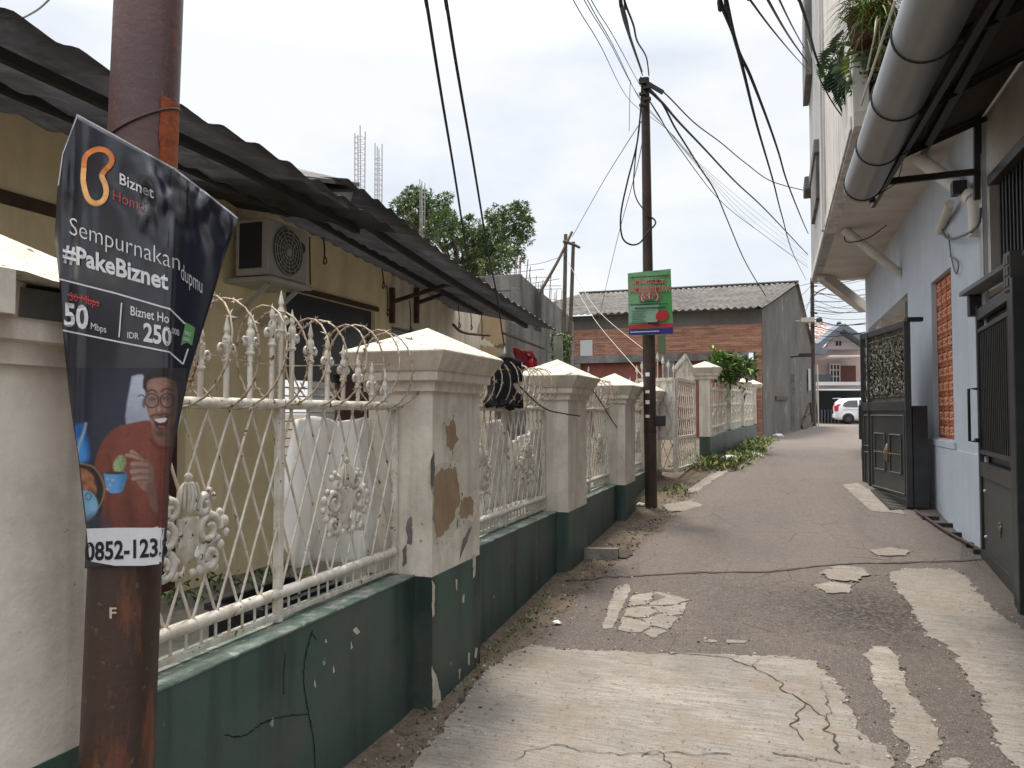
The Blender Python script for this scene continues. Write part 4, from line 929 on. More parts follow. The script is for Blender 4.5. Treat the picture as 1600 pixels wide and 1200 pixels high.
# crate in the yard
cr_ = thing('crate', 'dark plastic crate on the yard floor behind the white tarpaulin', 'crate', (-2.38, 3.28, .19))
cx0, cx1, cy0, cy1, cz0, cz1 = -2.52, -2.22, 2.98, 3.58, .20, .66
m = MB()
for a in (cx0, cx1): m.box(a - .01, a + .01, cy0, cy1, cz0, cz1)
for a in (cy0, cy1): m.box(cx0 + .011, cx1 - .011, a - .01, a + .01, cz0, cz1)
m.box(cx0 + .011, cx1 - .011, cy0 + .011, cy1 - .011, cz0, cz0 + .02); m.build('body', BLACK, cr_)
m = MB(); m.box(cx1 + .011, cx1 + .024, cy0 - .02, cy1 + .02, cz1 - .03, cz1, .004); m.box(cx0 - .024, cx0 - .011, cy0 - .02, cy1 + .02, cz1 - .03, cz1, .004); m.box(cx0 - .01, cx1 + .01, cy0 - .024, cy0 - .011, cz1 - .03, cz1, .004); m.box(cx0 - .01, cx1 + .01, cy1 + .011, cy1 + .024, cz1 - .03, cz1, .004)
for z in (.30, .42): m.box(cx1 + .011, cx1 + .020, cy0, cy1, z, z + .03, .003)
m.build('rim', DARKGLASS, cr_)
# yard plants
yp = MB(); rnd = random.Random(5)
for px, py in ((290, 905), (330, 915), (420, 900), (445, 905), (380, 920), (300, 935), (270, 945)):
    c = at(px, py, Z=.22)
    for k in range(26):
        a = rnd.random() * 2 * PI; yp.leaf(c + Vector((rnd.gauss(0, .09), rnd.gauss(0, .09), rnd.random() * .05)), Vector((math.cos(a), math.sin(a), .4 + rnd.random())), Vector((0, 0, 1)), .05 + .04 * rnd.random(), .03, rnd.choice((0, 2, 2)))
tag(yp.build('weeds', BRIGHTLEAF), 'low green plants growing along the yard floor behind the fence', 'weeds', kind='stuff')
# ================================================================== NEIGHBOUR: unfinished grey concrete building
nt_ = thing('building', 'unfinished grey concrete building with rebar stubs beyond the yellow house', 'building', (-5, 15, 0))
BX = -4.9; c1 = at(815, 430, X=BX); c2 = at(887, 492, X=BX)
m = MB(); m.prism([(BX, c1.y, 0), (BX, c2.y + .6, 0), (BX, c2.y + .6, c2.z - .12), (BX, c2.y, c2.z), (BX, c1.y, c1.z)], (-5, 0, 0)); m.build('wall', CONC, nt_)
m = MB(); m.box(BX - 3.0, BX - .01, c1.y - .02, c1.y + .10, c1.z - .3, c1.z + .03, .015); m.build('parapet', CONC, nt_)
for px in (806, 843):
    p = at(px, 470, X=BX + .05); m = MB(); m.box(BX - .02, BX + .12, p.y - .1, p.y + .1, p.z - 1.2, p.z + .25, .01); m.build('column', CONC, nt_)
m = MB(); m.box(HX - .2, HX + .002, 11.6, 14.6, 0, 3.1); m.build('wall', CONC, nt_, 'streaked grey wall of the next house')
m = MB(); m.box(HX + .30, HX + .45, 14.0, 14.15, 0, 3.0); m.build('post', mat('mossy_post', (.2, .21, .16), .3, 4, .9), nt_)
rnd = random.Random(11)
m = MB()
for k in range(16):
    y = c1.y + .3 + k * .21; z = c1.z - .02 - (c1.z - c2.z) * (y - c1.y) / (c2.y - c1.y)
    x = BX - .1 - rnd.random() * .3; h = .25 + rnd.random() * .55
    m.tube([(x, y, z - .3), (x + rnd.gauss(0, .05), y + rnd.gauss(0, .05), z + h)], .008, 4)
    if k % 2: m.tube([(x - .5, y + .1, z + .05 + rnd.random() * .3), (x + .55, y + .1, z + .05 + rnd.random() * .3)], .007, 4)
for px, y0, y1 in ((812, 395, 440), (822, 405, 440), (803, 410, 440), (858, 430, 470)): m.tube([at(px, y1, X=BX - .2), at(px + 3, y0, X=BX - .2)], .012, 4)
m.build('rebar_stubs', REBAR, nt_)
# rebar columns standing above the roofs
def rebar_column(label, px, y0, y1, wpx, D):
    b, tp = at(px, y1 + 60, D=D), at(px, y0, D=D); wd = wpx / F * D
    t = thing('rebar_column', label, 'rebar column', tuple(b), 0, 'bare rebar columns above the roof')
    m = MB()
    for i in (0, 1):
        for j in (0, 1):
            e = rnd.random() * .3; m.tube([b + Vector((i * wd - wd / 2, j * wd - wd / 2, 0)), tp + Vector((i * wd - wd / 2 + rnd.gauss(0, .02), j * wd - wd / 2, -e))], .016, 4)
    m.build('bars', REBAR_FAR, t); m = MB(); z = b.z; h = wd / 2 + .01
    while z < tp.z - .35:
        m.tube([(b.x - h, b.y - h, z), (b.x + h, b.y - h, z), (b.x + h, b.y + h, z), (b.x - h, b.y + h, z), (b.x - h, b.y - h, z)], .008, 4); z += .17
    m.build('stirrups', REBAR_FAR, t)
rebar_column('tallest bare rebar column rising above the zinc roof', 562, 195, 290, 11, 24)
rebar_column('shorter bare rebar column right of the tallest one', 591, 223, 318, 8, 25)
rebar_column('rebar column poking out of the tree top', 660, 279, 330, 5, 27)
# tree
def tree(label, clumps, n, ls, trunk, seed, group=None):
    rnd = random.Random(seed); t = thing('tree', label, 'tree', tuple(trunk[0]), 0, group)
    m = MB(); m.tube(smooth_path(trunk, 4), [.17 - .11 * i / (4 * (len(trunk) - 1)) for i in range(4 * (len(trunk) - 1) + 1)], 8); m.build('trunk', BARK, t)
    m = MB(); top = Vector(trunk[-1])
    for c, r in clumps:
        c = Vector(c); m.tube(smooth_path([top - Vector((0, 0, 1.0)), top.lerp(c, .5) + Vector((rnd.gauss(0, .1), 0, .1)), c], 4), [.05, .045, .04, .035, .03, .025, .02, .015, .01], 5)
        for k in range(7):
            d = Vector((rnd.gauss(0, 1), rnd.gauss(0, 1), rnd.gauss(.3, .7))).normalized(); m.tube([c, c + d * r * .95], [.014, .005], 4)
    m.build('limbs', BARK, t)
    m = MB(); tw = sum(r ** 2 for _, r in clumps)
    for c, r in clumps:
        c = Vector(c); cnt = int(n * r * r / tw); tips = []
        for k in range(max(6, cnt // 11)):
            d = Vector((rnd.gauss(0, 1), rnd.gauss(0, 1), rnd.gauss(.15, .85))).normalized(); tips.append((c + d * r * (.35 + .68 * rnd.random() ** .7), d))
        for tp, d in tips:
            base = rnd.random()
            for q in range(11):
                dd = (d + Vector((rnd.gauss(0, .8), rnd.gauss(0, .8), rnd.gauss(0, .7)))).normalized()
                mi = 2 if base > .86 else (0 if base < .5 else 1)
                m.leaf(tp + dd * rnd.random() * .1, dd, Vector((rnd.gauss(0, .4), rnd.gauss(0, .4), 1)), ls * (.7 + .6 * rnd.random()), ls * .42, mi)
    m.build('crown', TREE_L, t)
D_ = 28
def cl_(px, py, rp, d=0): return (tuple(at(px, py, D=D_ + d)), rp / F * D_)
tree('leafy green tree rising behind the zinc roof under two black cables',
     [cl_(648, 322, 27), cl_(632, 345, 22, 1), cl_(675, 330, 27), cl_(690, 355, 26, -1), cl_(660, 365, 28, 1), cl_(712, 365, 22), cl_(735, 378, 22, 1), cl_(712, 400, 26), cl_(745, 405, 24), cl_(772, 372, 22), cl_(775, 338, 16), cl_(783, 350, 18, 1), cl_(805, 335, 16), cl_(815, 352, 18), cl_(800, 378, 20, 1), cl_(822, 372, 11), cl_(775, 400, 20), cl_(790, 398, 16, -1), cl_(752, 430, 22), cl_(730, 432, 22), cl_(785, 425, 14), cl_(640, 310, 14), cl_(695, 310, 11), cl_(812, 325, 10), cl_(620, 330, 12), cl_(748, 372, 18), cl_(758, 392, 20, 1), cl_(735, 352, 14, 1), cl_(700, 345, 18), cl_(820, 345, 12), cl_(765, 420, 18, -1), cl_(805, 400, 14)],
     21000, .14, [at(715, 640, D=D_), at(713, 560, D=D_), at(716, 480, D=D_), at(722, 430, D=D_)], 3)
# bamboo poles
def bamboo(label, a, b, r=.04):
    t = MB(); pts = smooth_path([a, Vector(a).lerp(Vector(b), .5) + Vector((.03, 0, 0)), b], 6); t.tube(pts, [r * (1 - .25 * i / (len(pts) - 1)) for i in range(len(pts))], 7)
    tag(t.build('bamboo_pole', BAMBOO), label, 'bamboo pole', 'weathered bamboo poles lashed together')
bamboo('upright bamboo pole beyond the awning, left of the upright pair', at(874, 640, D=16), at(884, 366, D=16), .052)
bamboo('upright bamboo pole beyond the awning, right of the upright pair', at(882, 640, D=16.1), at(896, 378, D=16.1), .05)
bamboo('slanting bamboo pole leaning left off the upright pair', at(843, 458, D=15.8), at(894, 362, D=15.9), .036)
bamboo('short bamboo crosspiece on top of the upright pair', at(880, 377, D=15.85), at(906, 387, D=15.95), .036)
vi = MB(); rnd = random.Random(8)
for k in range(900):
    p = at(rnd.uniform(862, 892), rnd.uniform(520, 600), D=15.4 + rnd.random() * .7)
    vi.leaf(p, Vector((rnd.gauss(0, 1), rnd.gauss(0, 1), rnd.gauss(-.4, .6))), Vector((0, 0, 1)), .09, .055, rnd.choice((0, 0, 1)))
tag(vi.build('climbing_vine', WEED), 'green climbing vine around the foot of the bamboo poles', 'vine')
# ================================================================== FAR IRON POLE, SIGN, CABLES
q0, q1 = Vector((-1.545, 9.95, .2)), at(1008, 122, D=9.45)
dp = thing('utility_pole', 'thin dark iron pole carrying a green school sign and many cables', 'pole', tuple(q0))
m = MB(); mid = q0.lerp(q1, .47); m.tube([q0, mid], .078, 20); m.tube([mid - Vector((0, 0, .01)), q1], [.066, .05], 18); m.build('shaft', POLE, dp)
m = MB(); m.lathe([(.083, 0), (.083, .07)], tuple(q0.lerp(q1, .44)), 18); m.lathe([(.082, 0), (.082, .05)], tuple(q0.lerp(q1, .20)), 18)
for k in range(5): m.box(q1.x - .06 + .05 * (k % 2), q1.x + .02 + .06 * (k % 2), q1.y - .10, q1.y - .05, q1.z - .10 - k * .07, q1.z - .07 - k * .07)
m.obox(q1 + Vector((-.06, -.05, -.02)), q1 + Vector((.22, -.02, -.22)), .03, .05); m.build('cable_clamp', DARKSTEEL, dp)
m = MB(); pz = q0.lerp(q1, .235); m.box(pz.x + .06, pz.x + .2, pz.y - .06, pz.y + .02, pz.z - .1, pz.z + .04, .02); m.build('bracket_box', DARKSTEEL, dp)
for py, w_ in ((585, .02), (612, .015), (628, .02), (650, .015)):
    p = at(1010, py, D=9.63); m = MB(); m.box(p.x, p.x + .05, p.y - .07, p.y - .068, p.z - w_ * 1.4, p.z + w_); m.build('sticker', WHITEPL, dp)
SD = 9.50
def spt(px, py, off=0): return at(px, py, D=SD - off + .0012 * abs(px - 1015) - .0)
sg = thing('sign', 'green school advertising sign with red lettering on the dark iron pole', 'sign', tuple(spt(1015, 520)))
SG = NT('sign_green'); cgr = SG.mix(SG.ramp(SG.noise(2.2, 3), .4, .6), (.09, .33, .10), (.24, .45, .24)); SGREEN = SG.done(cgr, .55)
crn = [(981, 427), (1048, 420), (1052, 522), (983, 524)]
def board(px, mt, off, nm, th=.012):
    m = MB(); a = [spt(x, y, off) for x, y in px]; m.prism(a, FW * th); return m.build(nm, mt, sg)
board(crn, SGREEN, 0, 'board'); board([(1022, 423), (1048, 420), (1047, 426)], SGREEN, -.02, 'bent_corner')
SRED = flat('sign_red', (.52, .045, .05), .55); SBLUE = flat('sign_blue', (.045, .05, .24), .55); SWH = flat('sign_white', (.68, .70, .66), .55); SDK = flat('sign_dark_green', (.02, .075, .05), .55); SDKP = flat('sign_grey_text', (.10, .19, .13), .55); SPALE = flat('sign_pale_green', (.27, .42, .30), .55)
board([(982, 508), (1051, 504.5), (1051.5, 511), (982.5, 514)], SRED, .008, 'red_strip', .006); board([(982.6, 515), (1051.6, 512), (1052, 521), (983, 523.5)], SBLUE, .008, 'blue_strip', .006)
board([(984, 478), (1030, 476), (1027, 503), (984, 505)], SPALE, .006, 'pale_panel', .004)
board([(1036 + 10.5 * math.cos(a) - 1, 493 + 8.2 * math.sin(a) - .12 * 10 * math.cos(a)) for a in [2 * PI * k / 22 for k in range(22)]], SRED, .010, 'red_oval', .008)
sfn = lambda x, y, off=0: spt(x, y, off)
def st(b, p0, p1, mt, bold, hk, off=.013): print_text('lettering', b, p0, p1, mt, bold, hk, off, sg, sfn)
for dxy, mt, off in (((0, 0), SWH, .011), ((0, 0), SRED, .015)):
    f = lambda p: (p[0] + dxy[0], p[1] + dxy[1])
    bo = .045 if mt is SWH else .012
    st('SMP-SMA-SMK', f((989, 444)), f((1040, 442)), mt, bo, 1.1, off); st('SUMPAH PEMUDA', f((983.5, 456.6)), f((1047.5, 454.6)), mt, bo, 1.6, off); st('(SP)', f((998, 467.5)), f((1032, 466)), mt, bo + .01, .60, off)
def words(x0, x1, y, slope, h, mt, seed):           # lines of print too small to read
    r_ = random.Random(seed); x = x0
    while x < x1:
        w_ = r_.uniform(1.2, 3.2); yy = y + (x - x0) * slope; board([(x, yy - h), (min(x + w_, x1), yy - h + w_ * slope), (min(x + w_, x1), yy + w_ * slope), (x, yy)], mt, .010, 'text_rule', .005); x += w_ + .8
words(985, 1046, 434.5, -.05, 2.0, SDK, 1); words(1001, 1028, 472.3, -.03, 1.8, SDK, 2); words(992, 1040, 483, -.03, 2.6, SDK, 3)
board([(984, 475.6), (1044, 474), (1044, 474.7), (984, 476.4)], SDK, .009, 'rule', .006)
for k in range(5): board([(987, 486 + k * 4), (1009 - 3 * (k % 2), 485.5 + k * 4), (1009 - 3 * (k % 2), 486.6 + k * 4), (987, 486.9 + k * 4)], SDKP, .011, 'text_rule', .004)
board([(985, 518.5), (1030, 516.6), (1030, 517.8), (985, 519.8)], SWH, .011, 'text_rule', .004)
words(1029, 1043, 491.5, -.12, 1.4, SWH, 5); words(1028, 1044, 495.5, -.12, 1.8, SWH, 6)
m = MB(); 
for py in (440, 505): p = spt(1012, py, -.05); m.obox(p + Vector((-.12, 0, 0)), p + Vector((.14, 0, 0)), .025, .025)
m.build('fixing_bar', DARKSTEEL, sg)
def cable(px, r, label, group=None, m_=None, name='cable', k=8):
    Q_ = [at(x, y, D=d) for x, y, d in px]
    if px[0][1] < 1 and px[0][2] < 8:                 # carries on overhead, out of the frame, to the next pole
        dv = (Q_[0] - Q_[1]).normalized(); Q_ = [Q_[0] + dv * 9 + Vector((0, 0, .6)), Q_[0] + dv * 4 + Vector((0, 0, .15))] + Q_
    P = smooth_path(Q_, k); m = MB(); m.tube(P, r, 5, True)
    return tag(m.build(name, m_ or CABLE, None), label, 'cable', group)
G1 = 'cables strung to the dark iron pole'
cable([(966, -40, 4), (972, 15, 4.6), (985, 60, 6.2), (1003, 112, 9.4)], .012, 'thick black cable dropping from above to the top of the dark iron pole')
cable([(958, -40, 4), (978, 25, 4.9), (988, 68, 6.8), (1004, 118, 9.4)], .007, 'thinner black cable twisting round the thick one above the dark iron pole')
cable([(972, -25, 4.5), (977, 5, 4.8), (990, 40, 5.6), (996, 65, 6.6), (1010, 90, 8.2), (1014, 118, 9.4)], .008, 'kinked black cable with wraps, right of the thick one above the dark iron pole')
for i, (x0, x1, y1) in enumerate(((885, 985, 158), (902, 998, 150), (908, 1003, 160), (913, 1004, 140))):
    cable([(x0, -20, 4.2), (x0 + (x1 - x0) * .52, -20 + (y1 + 20) * .5, 6.2), (x1, y1, 9.2), (1045, 205, 11), (1100, 262 + i * 3, 14), (1180, 330 + i * 9, 20), (1262, 396 + i * 6, 34)], .0035, 'thin grey wire slanting past the dark iron pole top', 'thin grey wires past the dark iron pole', CABLE_G)
cable([(1012, 140, 9.4), (1036, 162, 10), (1060, 190, 11.2), (1100, 232, 13.4), (1150, 285, 16.5), (1200, 332, 21), (1262, 398, 34)], .018, 'thick black cable from the dark iron pole sloping down behind the right house')
cable([(1013, 128, 9.4), (1040, 147, 9.9), (1085, 192, 11.2), (1125, 222, 12.8), (1165, 255, 14.4), (1205, 283, 16), (1258, 298, 17.4)], .010, 'wavy black cable from the dark iron pole to the cornice of the right house')
cable([(1014, 138, 9.4), (1035, 162, 10), (1055, 200, 11), (1075, 232, 12.2), (1095, 264, 13.6), (1118, 300, 15.4), (1137, 345, 18), (1165, 410, 21), (1196, 462, 23.5)], .014, 'knotted black cable from the dark iron pole to the corrugated roof')
cable([(1003, 125, 9.4), (1001, 170, 9.35), (995, 225, 9.3), (980, 285, 9.25), (970, 335, 9.25), (972, 370, 9.25), (985, 382, 9.3), (1000, 379, 9.4), (1013, 362, 9.4), (1024, 350, 9.45), (1021, 342, 9.5), (1012, 338, 9.5)], .011, 'long loose black cable loop hanging beside the dark iron pole')
cable([(1005, 135, 9.4), (999, 190, 9.35), (992, 255, 9.32), (990, 290, 9.32), (995, 312, 9.36), (1006, 328, 9.42)], .008, 'short black cable loop close to the dark iron pole')
cable([(1002, 190, 9.5), (984, 217, 10.3), (940, 288, 13), (894, 370, 15.9)], .006, 'grey guy wire from the dark iron pole to the bamboo poles', None, CABLE_G)
cable([(1005, 210, 9.5), (995, 262, 11), (965, 372, 15), (942, 470, 20), (930, 530, 22)], .006, 'thin grey wire falling from the dark iron pole to the brick building', None, CABLE_G)
cable([(985, 125, 9.2), (984, 150, 9.3), (983, 205, 9.4)], .004, 'short dangling wire left of the dark iron pole top', None, CABLE_G)
cable([(888, 410, 15.9), (930, 480, 13.6), (1007, 547, 9.75)], .0055, 'upper pale wire running from the bamboo poles to the dark iron pole', None, ROPE)
cable([(905, 460, 19), (934, 506, 15), (1008, 592, 9.75)], .006, 'lower pale wire running to the dark iron pole', None, ROPE)
cable([(820, 415, 16.5), (850, 410, 16.2), (884, 398, 15.9)], .006, 'thin wire from the grey building to the bamboo poles', None, CABLE_G)
cable([(655, -60, 2.9), (666, 0, 3.2), (690, 150, 4.2), (714, 295, 5.6), (733, 424, 7.4)], .0085, 'left of two long black cables crossing the sky to the zinc awning')
cable([(688, -60, 2.9), (697, 0, 3.2), (715, 112, 3.9), (741, 262, 5.2), (762, 390, 6.8), (776, 460, 8), (788, 540, 9.2), (797, 585, 10)], .0085, 'right of two long black cables crossing the sky and the awning edge')
cable([(1118, -60, 2.7), (1125, 0, 3.0), (1147, 57, 3.5), (1163, 117, 4.2), (1183, 197, 5.6), (1208, 283, 8.4), (1222, 338, 11.5), (1240, 398, 19), (1260, 438, 36)], .009, 'left of two heavy black cables sagging towards the far end pole')
cable([(1126, -60, 2.7), (1135, 0, 3.0), (1153, 77, 3.7), (1173, 120, 4.3), (1200, 190, 5.6), (1217, 240, 7), (1232, 290, 9), (1256, 350, 14), (1263, 365, 17.4)], .009, 'right of two heavy black cables ending on the right house')
cable([(1183, -40, 5), (1200, 0, 6), (1235, 60, 10), (1262, 98, 16)], .012, 'black cable dropping from the top edge to the grey corner of the right house')
cable([(1205, -30, 5), (1218, 0, 6.2), (1240, 45, 10), (1257, 76, 16)], .009, 'thin black cable just right of the one reaching the grey house corner')
cable([(22, 32, 5), (38, 27, 5), (62, 13, 4.6), (84, -8, 4.2)], .006, 'short grey wire above the zinc awning in the upper left corner', None, CABLE_G)
cable([(800, 590, 5.7), (830, 622, 5.85), (855, 640, 6.1), (880, 646, 6.35), (906, 650, 6.6)], .006, 'black cable end hanging across the third cream pillar')
cable([(925, 608, 7.4), (940, 630, 7.7), (955, 655, 8), (964, 668, 8.3)], .006, 'black cable end hanging on the fourth cream pillar')
cable([(1150, -30, 3.2), (1172, 0, 3.6), (1208, 48, 5.4), (1240, 86, 9), (1264, 112, 15)], .006, 'thin black cable crossing between the heavy pair and the right house')
cable([(1010, 150, 9.4), (1028, 178, 10.2), (1062, 232, 12.4), (1130, 318, 18), (1200, 372, 24), (1262, 418, 34)], .008, 'lower sagging black cable from the dark iron pole to the lane end')
# ================================================================== BRICK BUILDING
bb = thing('building', 'red brick building with grey corrugated roof and plaster side wall', 'building', (-3, 23, .8))
BY = 23.0
bc = at(1193, 690, Y=BY).x; bl = at(868, 560, Y=BY).x - 1.5; ez = at(1193, 482, Y=BY).z; rz_ = at(1234, 443, D=31.5); ry = rz_.y; rzz = rz_.z
# side wall runs obliquely along the road
E1 = Vector((1.62, 41.0, 0)); E0 = Vector((bc, BY, 0))
bt_ = NT('brickwork'); br = bt_.n('ShaderNodeTexBrick'); br.offset = .5
sx = bt_.sep(); cb = bt_.n('ShaderNodeCombineXYZ'); bt_.l(sx['X'], cb.inputs[0]); bt_.l(sx['Z'], cb.inputs[1]); bt_.l(cb.outputs[0], br.inputs['Vector'])
for k_, v_ in (('Scale', 1.), ('Brick Width', .23), ('Row Height', .068), ('Mortar Size', .011), ('Bias', -.1)): br.inputs[k_].default_value = v_
br.inputs['Color1'].default_value = (.42, .185, .11, 1); br.inputs['Color2'].default_value = (.27, .105, .06, 1); br.inputs['Mortar'].default_value = (.17, .145, .125, 1)
cc = bt_.mix(bt_.ramp(bt_.noise((.8, 1, 4), 5, .7), .5, .7, 0, .75), br.outputs[0], (.11, .075, .058)); cc = bt_.mix(bt_.ramp(bt_.noise((1.2, 2, 12), 4), .5, .62, 0, .6), cc, (.46, .25, .16))
bt_.bump(br.outputs['Fac'], .6, .02); BRICK = bt_.done(cc, .95)
BRICKRED = mat('maroon_painted_brick', (.25, .085, .065), .15, 2, .9, bump=.25, bsc=14, dirt=((.12, .06, .05), .6, 1.5))
wz = lambda y: at(1100, y, Y=BY).z
m = MB(); m.box(bl, bc - .02, BY, BY + .2, wz(552), ez - .42); m.build('brick_wall', BRICK, bb)
m = MB(); m.box(bl, bc - .02, BY - .005, BY + .2, ez - .42, ez); m.build('plaster_band', CONC2, bb, 'stained grey plaster band under the roof')
m = MB(); m.box(bl, bc - .02, BY + .10, BY + .2, .4, wz(563)); m.build('infill_wall', BRICKRED, bb)
colx = lambda px: at(px, 600, Y=BY).x
m = MB(); m.box(bl, colx(1170), BY - .03, BY + .19, wz(563.5), wz(551.5)); m.build('beam', CONC, bb)
for px in (899, 1045, 1172):
    m = MB(); x = colx(px); m.box(x - .17, x + .17, BY - .05, BY + .19, .4, wz(564)); m.build('column', CONC, bb)
m = MB(); m.box(colx(1181), bc - .02, BY - .012, BY + .09, .4, wz(551)); m.build('corner_brick', BRICK, bb)
m = MB(); m.box(colx(1028), colx(1040), BY - .01, BY + .05, wz(550), wz(522)); m.build('green_patch', flat('green_paint', (.09, .13, .07), .9), bb)
m = MB(); a, b = at(907, 532, Y=BY), at(926, 556, Y=BY); m.box(a.x, b.x, BY - .03, BY + .02, b.z, a.z); m.build('white_panel', flat('grey_white_board', (.46, .48, .49), .7), bb)
m = MB()
gp = [E0 + Vector((0, 0, .3)), E1 + Vector((0, 0, .3)), E1 + Vector((0, 0, at(1272, 545, D=40).z)), Vector((E0.lerp(E1, (ry - BY) / (41 - BY)).x, ry, rzz - .12)), E0 + Vector((0, 0, ez - .02))]
m.prism(gp, (-.25, .03, 0)); m.build('plaster_wall', CONC2, bb)
def wallpt(px, py):
    d = FW + RR * ((px - 800) / F) + UU * ((600 - py) / F); n = Vector((E1.y - E0.y, -(E1.x - E0.x), 0)); t = (E0 - EYE).dot(n) / d.dot(n); return EYE + d * t
nW = Vector((E1.y - E0.y, -(E1.x - E0.x), 0)).normalized()
m = MB()
a, b = wallpt(1232, 560), wallpt(1232, 690)
m.obox(wallpt(1236, 585), wallpt(1237, 690), .25, .10); m.build('pilaster', CONC, bb)
m = MB(); m.obox(wallpt(1211, 622) + nW * .02, wallpt(1229, 622) + nW * .02, .05, .12); m.build('sill_slot', DARKWOOD, bb)
m = MB(); p = wallpt(1262, 592) + nW * .05; m.box(p.x - .03, p.x + .06, p.y - .45, p.y + .05, p.z - .55, p.z + .45); m.build('meter_board', flat('white_board', (.75, .75, .73), .6), bb)
m = MB(); p = wallpt(1235, 558); m.tube([p, p + nW * .5 + Vector((0, 0, .05))], .03, 6); m.box(p.x + .3, p.x + .75, p.y - .15, p.y + .15, p.z, p.z + .12); m.build('wall_lamp', DARKSTEEL, bb)
m = MB(); p = wallpt(1243, 502); m.tube([p, p + nW * .5], .03, 6); m.box(p.x + .2, p.x + .7, p.y - .2, p.y + .2, p.z - .06, p.z + .12); m.build('wall_lamp', PVC, bb)
# corrugated roof: front slope from eave to ridge, then a rear slope
ROOF = mat('grey_asbestos_roof', (.19, .178, .165), .2, 1.2, .9, bump=.1, streak=((.10, .09, .085), .8, 2.2), dirt=((.36, .33, .30), .5, 1))
def roof_slope(m, x0, x1, y0, z0, y1, z1, sh0, sh1, pitch=.21, amp=.028):
    n = int((x1 - x0) / pitch * 6); vs = []
    for i in range(n + 1):
        t = i / n; o = amp * math.sin(2 * PI * (x1 - x0) * t / pitch)
        for (y, z, sh) in ((y0, z0, sh0), ((y0 + y1) / 2, (z0 + z1) / 2, (sh0 + sh1) / 2), (y1, z1, sh1)): vs.append((x0 + (x1 - x0) * t + sh * t, y, z + o))
    bm = bmesh.new(); bv = [bm.verts.new(v) for v in vs]
    for i in range(n):
        for j in range(2): bm.faces.new((bv[i * 3 + j], bv[i * 3 + j + 1], bv[i * 3 + 3 + j + 1], bv[i * 3 + 3 + j]))
    bmesh.ops.solidify(bm, geom=list(bm.faces), thickness=.02); m.bm(bm, smooth=True)
kx = (E1.x - E0.x) / (41 - BY)
m = MB(); roof_slope(m, bl - .3, bc + .12, BY - .25, ez + .02, ry, rzz, 0, kx * (ry - BY)); m.build('roof', ROOF, bb)
m = MB(); roof_slope(m, bl - .3, bc + .12 + kx * (ry - BY), ry, rzz + .015, 41, gp[2].z + .1, 0, kx * (41 - ry)); m.build('roof', ROOF, bb)
m = MB(); m.obox((bl - .3, ry, rzz + .07), (bc + .12 + kx * (ry - BY), ry, rzz + .07), .25, .06, bev=.02); m.build('ridge_cap', ROOF, bb)
# ================================================================== FAR PILLARS, GATE, PLANTS
def far_pillar(label, px, pyt, D, wd):
    p = at(px, 640, D=D); zt = at(px, pyt, D=D).z; cx, cy = p.x - wd / 2, p.y + wd / 2; g = G(p.y); h = wd / 2
    t = thing('fence_pillar', label, 'pillar', (cx, cy, g), 0, 'narrow cream pillars beyond the open gate')
    zg = g + .42; H = zt - .16
    m = MB(); m.square([(h + .004, g - .4), (h + .004, zg)], cx, cy); m.build('plinth', GREEN, t)
    m = MB(); m.square([(h, zg), (h, H - .16)], cx, cy); m.build('shaft', CREAM, t)
    m = MB(); m.square([(h + .02, H - .16), (h + .022, H - .11), (h + .045, H - .10), (h + .05, H - .06), (h + .055, H - .055), (h + .10, H + .03), (h + .10, H + .036)], cx, cy); m.build('cornice', CREAM, t)
    m = MB(); m.square([(h + .097, H + .037), (h + .09, H + .045), (.015, zt), (.005, zt + .002)], cx, cy); m.build('cap', CREAM_TOP, t)
    return Vector((cx, cy, g)), zt
fps = []
for lb, px, pt_, D, wd in (('front narrow cream pillar next to the open white gate', 1118, 563, 13.4, .37), ('narrow cream pillar with the leafy plant on top', 1148, 583, 16.0, .31), ('third narrow cream pillar beyond the open white gate', 1168, 589, 18.3, .30), ('last narrow cream pillar nearest the grey plaster wall', 1186, 593, 20.8, .30)):
    fps.append((far_pillar(lb, px, pt_, D, wd), wd))
for i in range(3):
    (p, zt), wd = fps[i]; (q, zq), wq = fps[i + 1]
    lb = ['low green wall and grille right of the front narrow pillar', 'low wall and grille below the leafy plant', 'low wall and grille before the last narrow pillar'][i]
    t = thing('fence_panel', lb, 'fence', tuple(p.lerp(q, .5)), 0, 'grilles between the narrow pillars')
    a, b = p + Vector((0, wd / 2, 0)), q - Vector((0, wq / 2, 0))
    m = MB(); m.obox(a + Vector((0, 0, .05)), b + Vector((0, 0, .05)), .16, .7); m.build('low_wall', GREEN, t)
    m = MB(); n = 12
    for k in range(n + 1): c = a.lerp(b, k / n); m.tube([c + Vector((0, 0, .4)), c + Vector((0, 0, 1.30 + .08 * (k % 2)))], .012, 5)
    for z in (.55, .95, 1.25): m.obox(a + Vector((0, 0, z)), b + Vector((0, 0, z)), .025, .035)
    for k in range(n): c = a.lerp(b, (k + .5) / n); emb = c + Vector((0, 0, .75 + .08 * (k % 3))); m.ball(emb, (.02, .05, .07), 6)
    m.build('grille', WHITE_METAL, t)
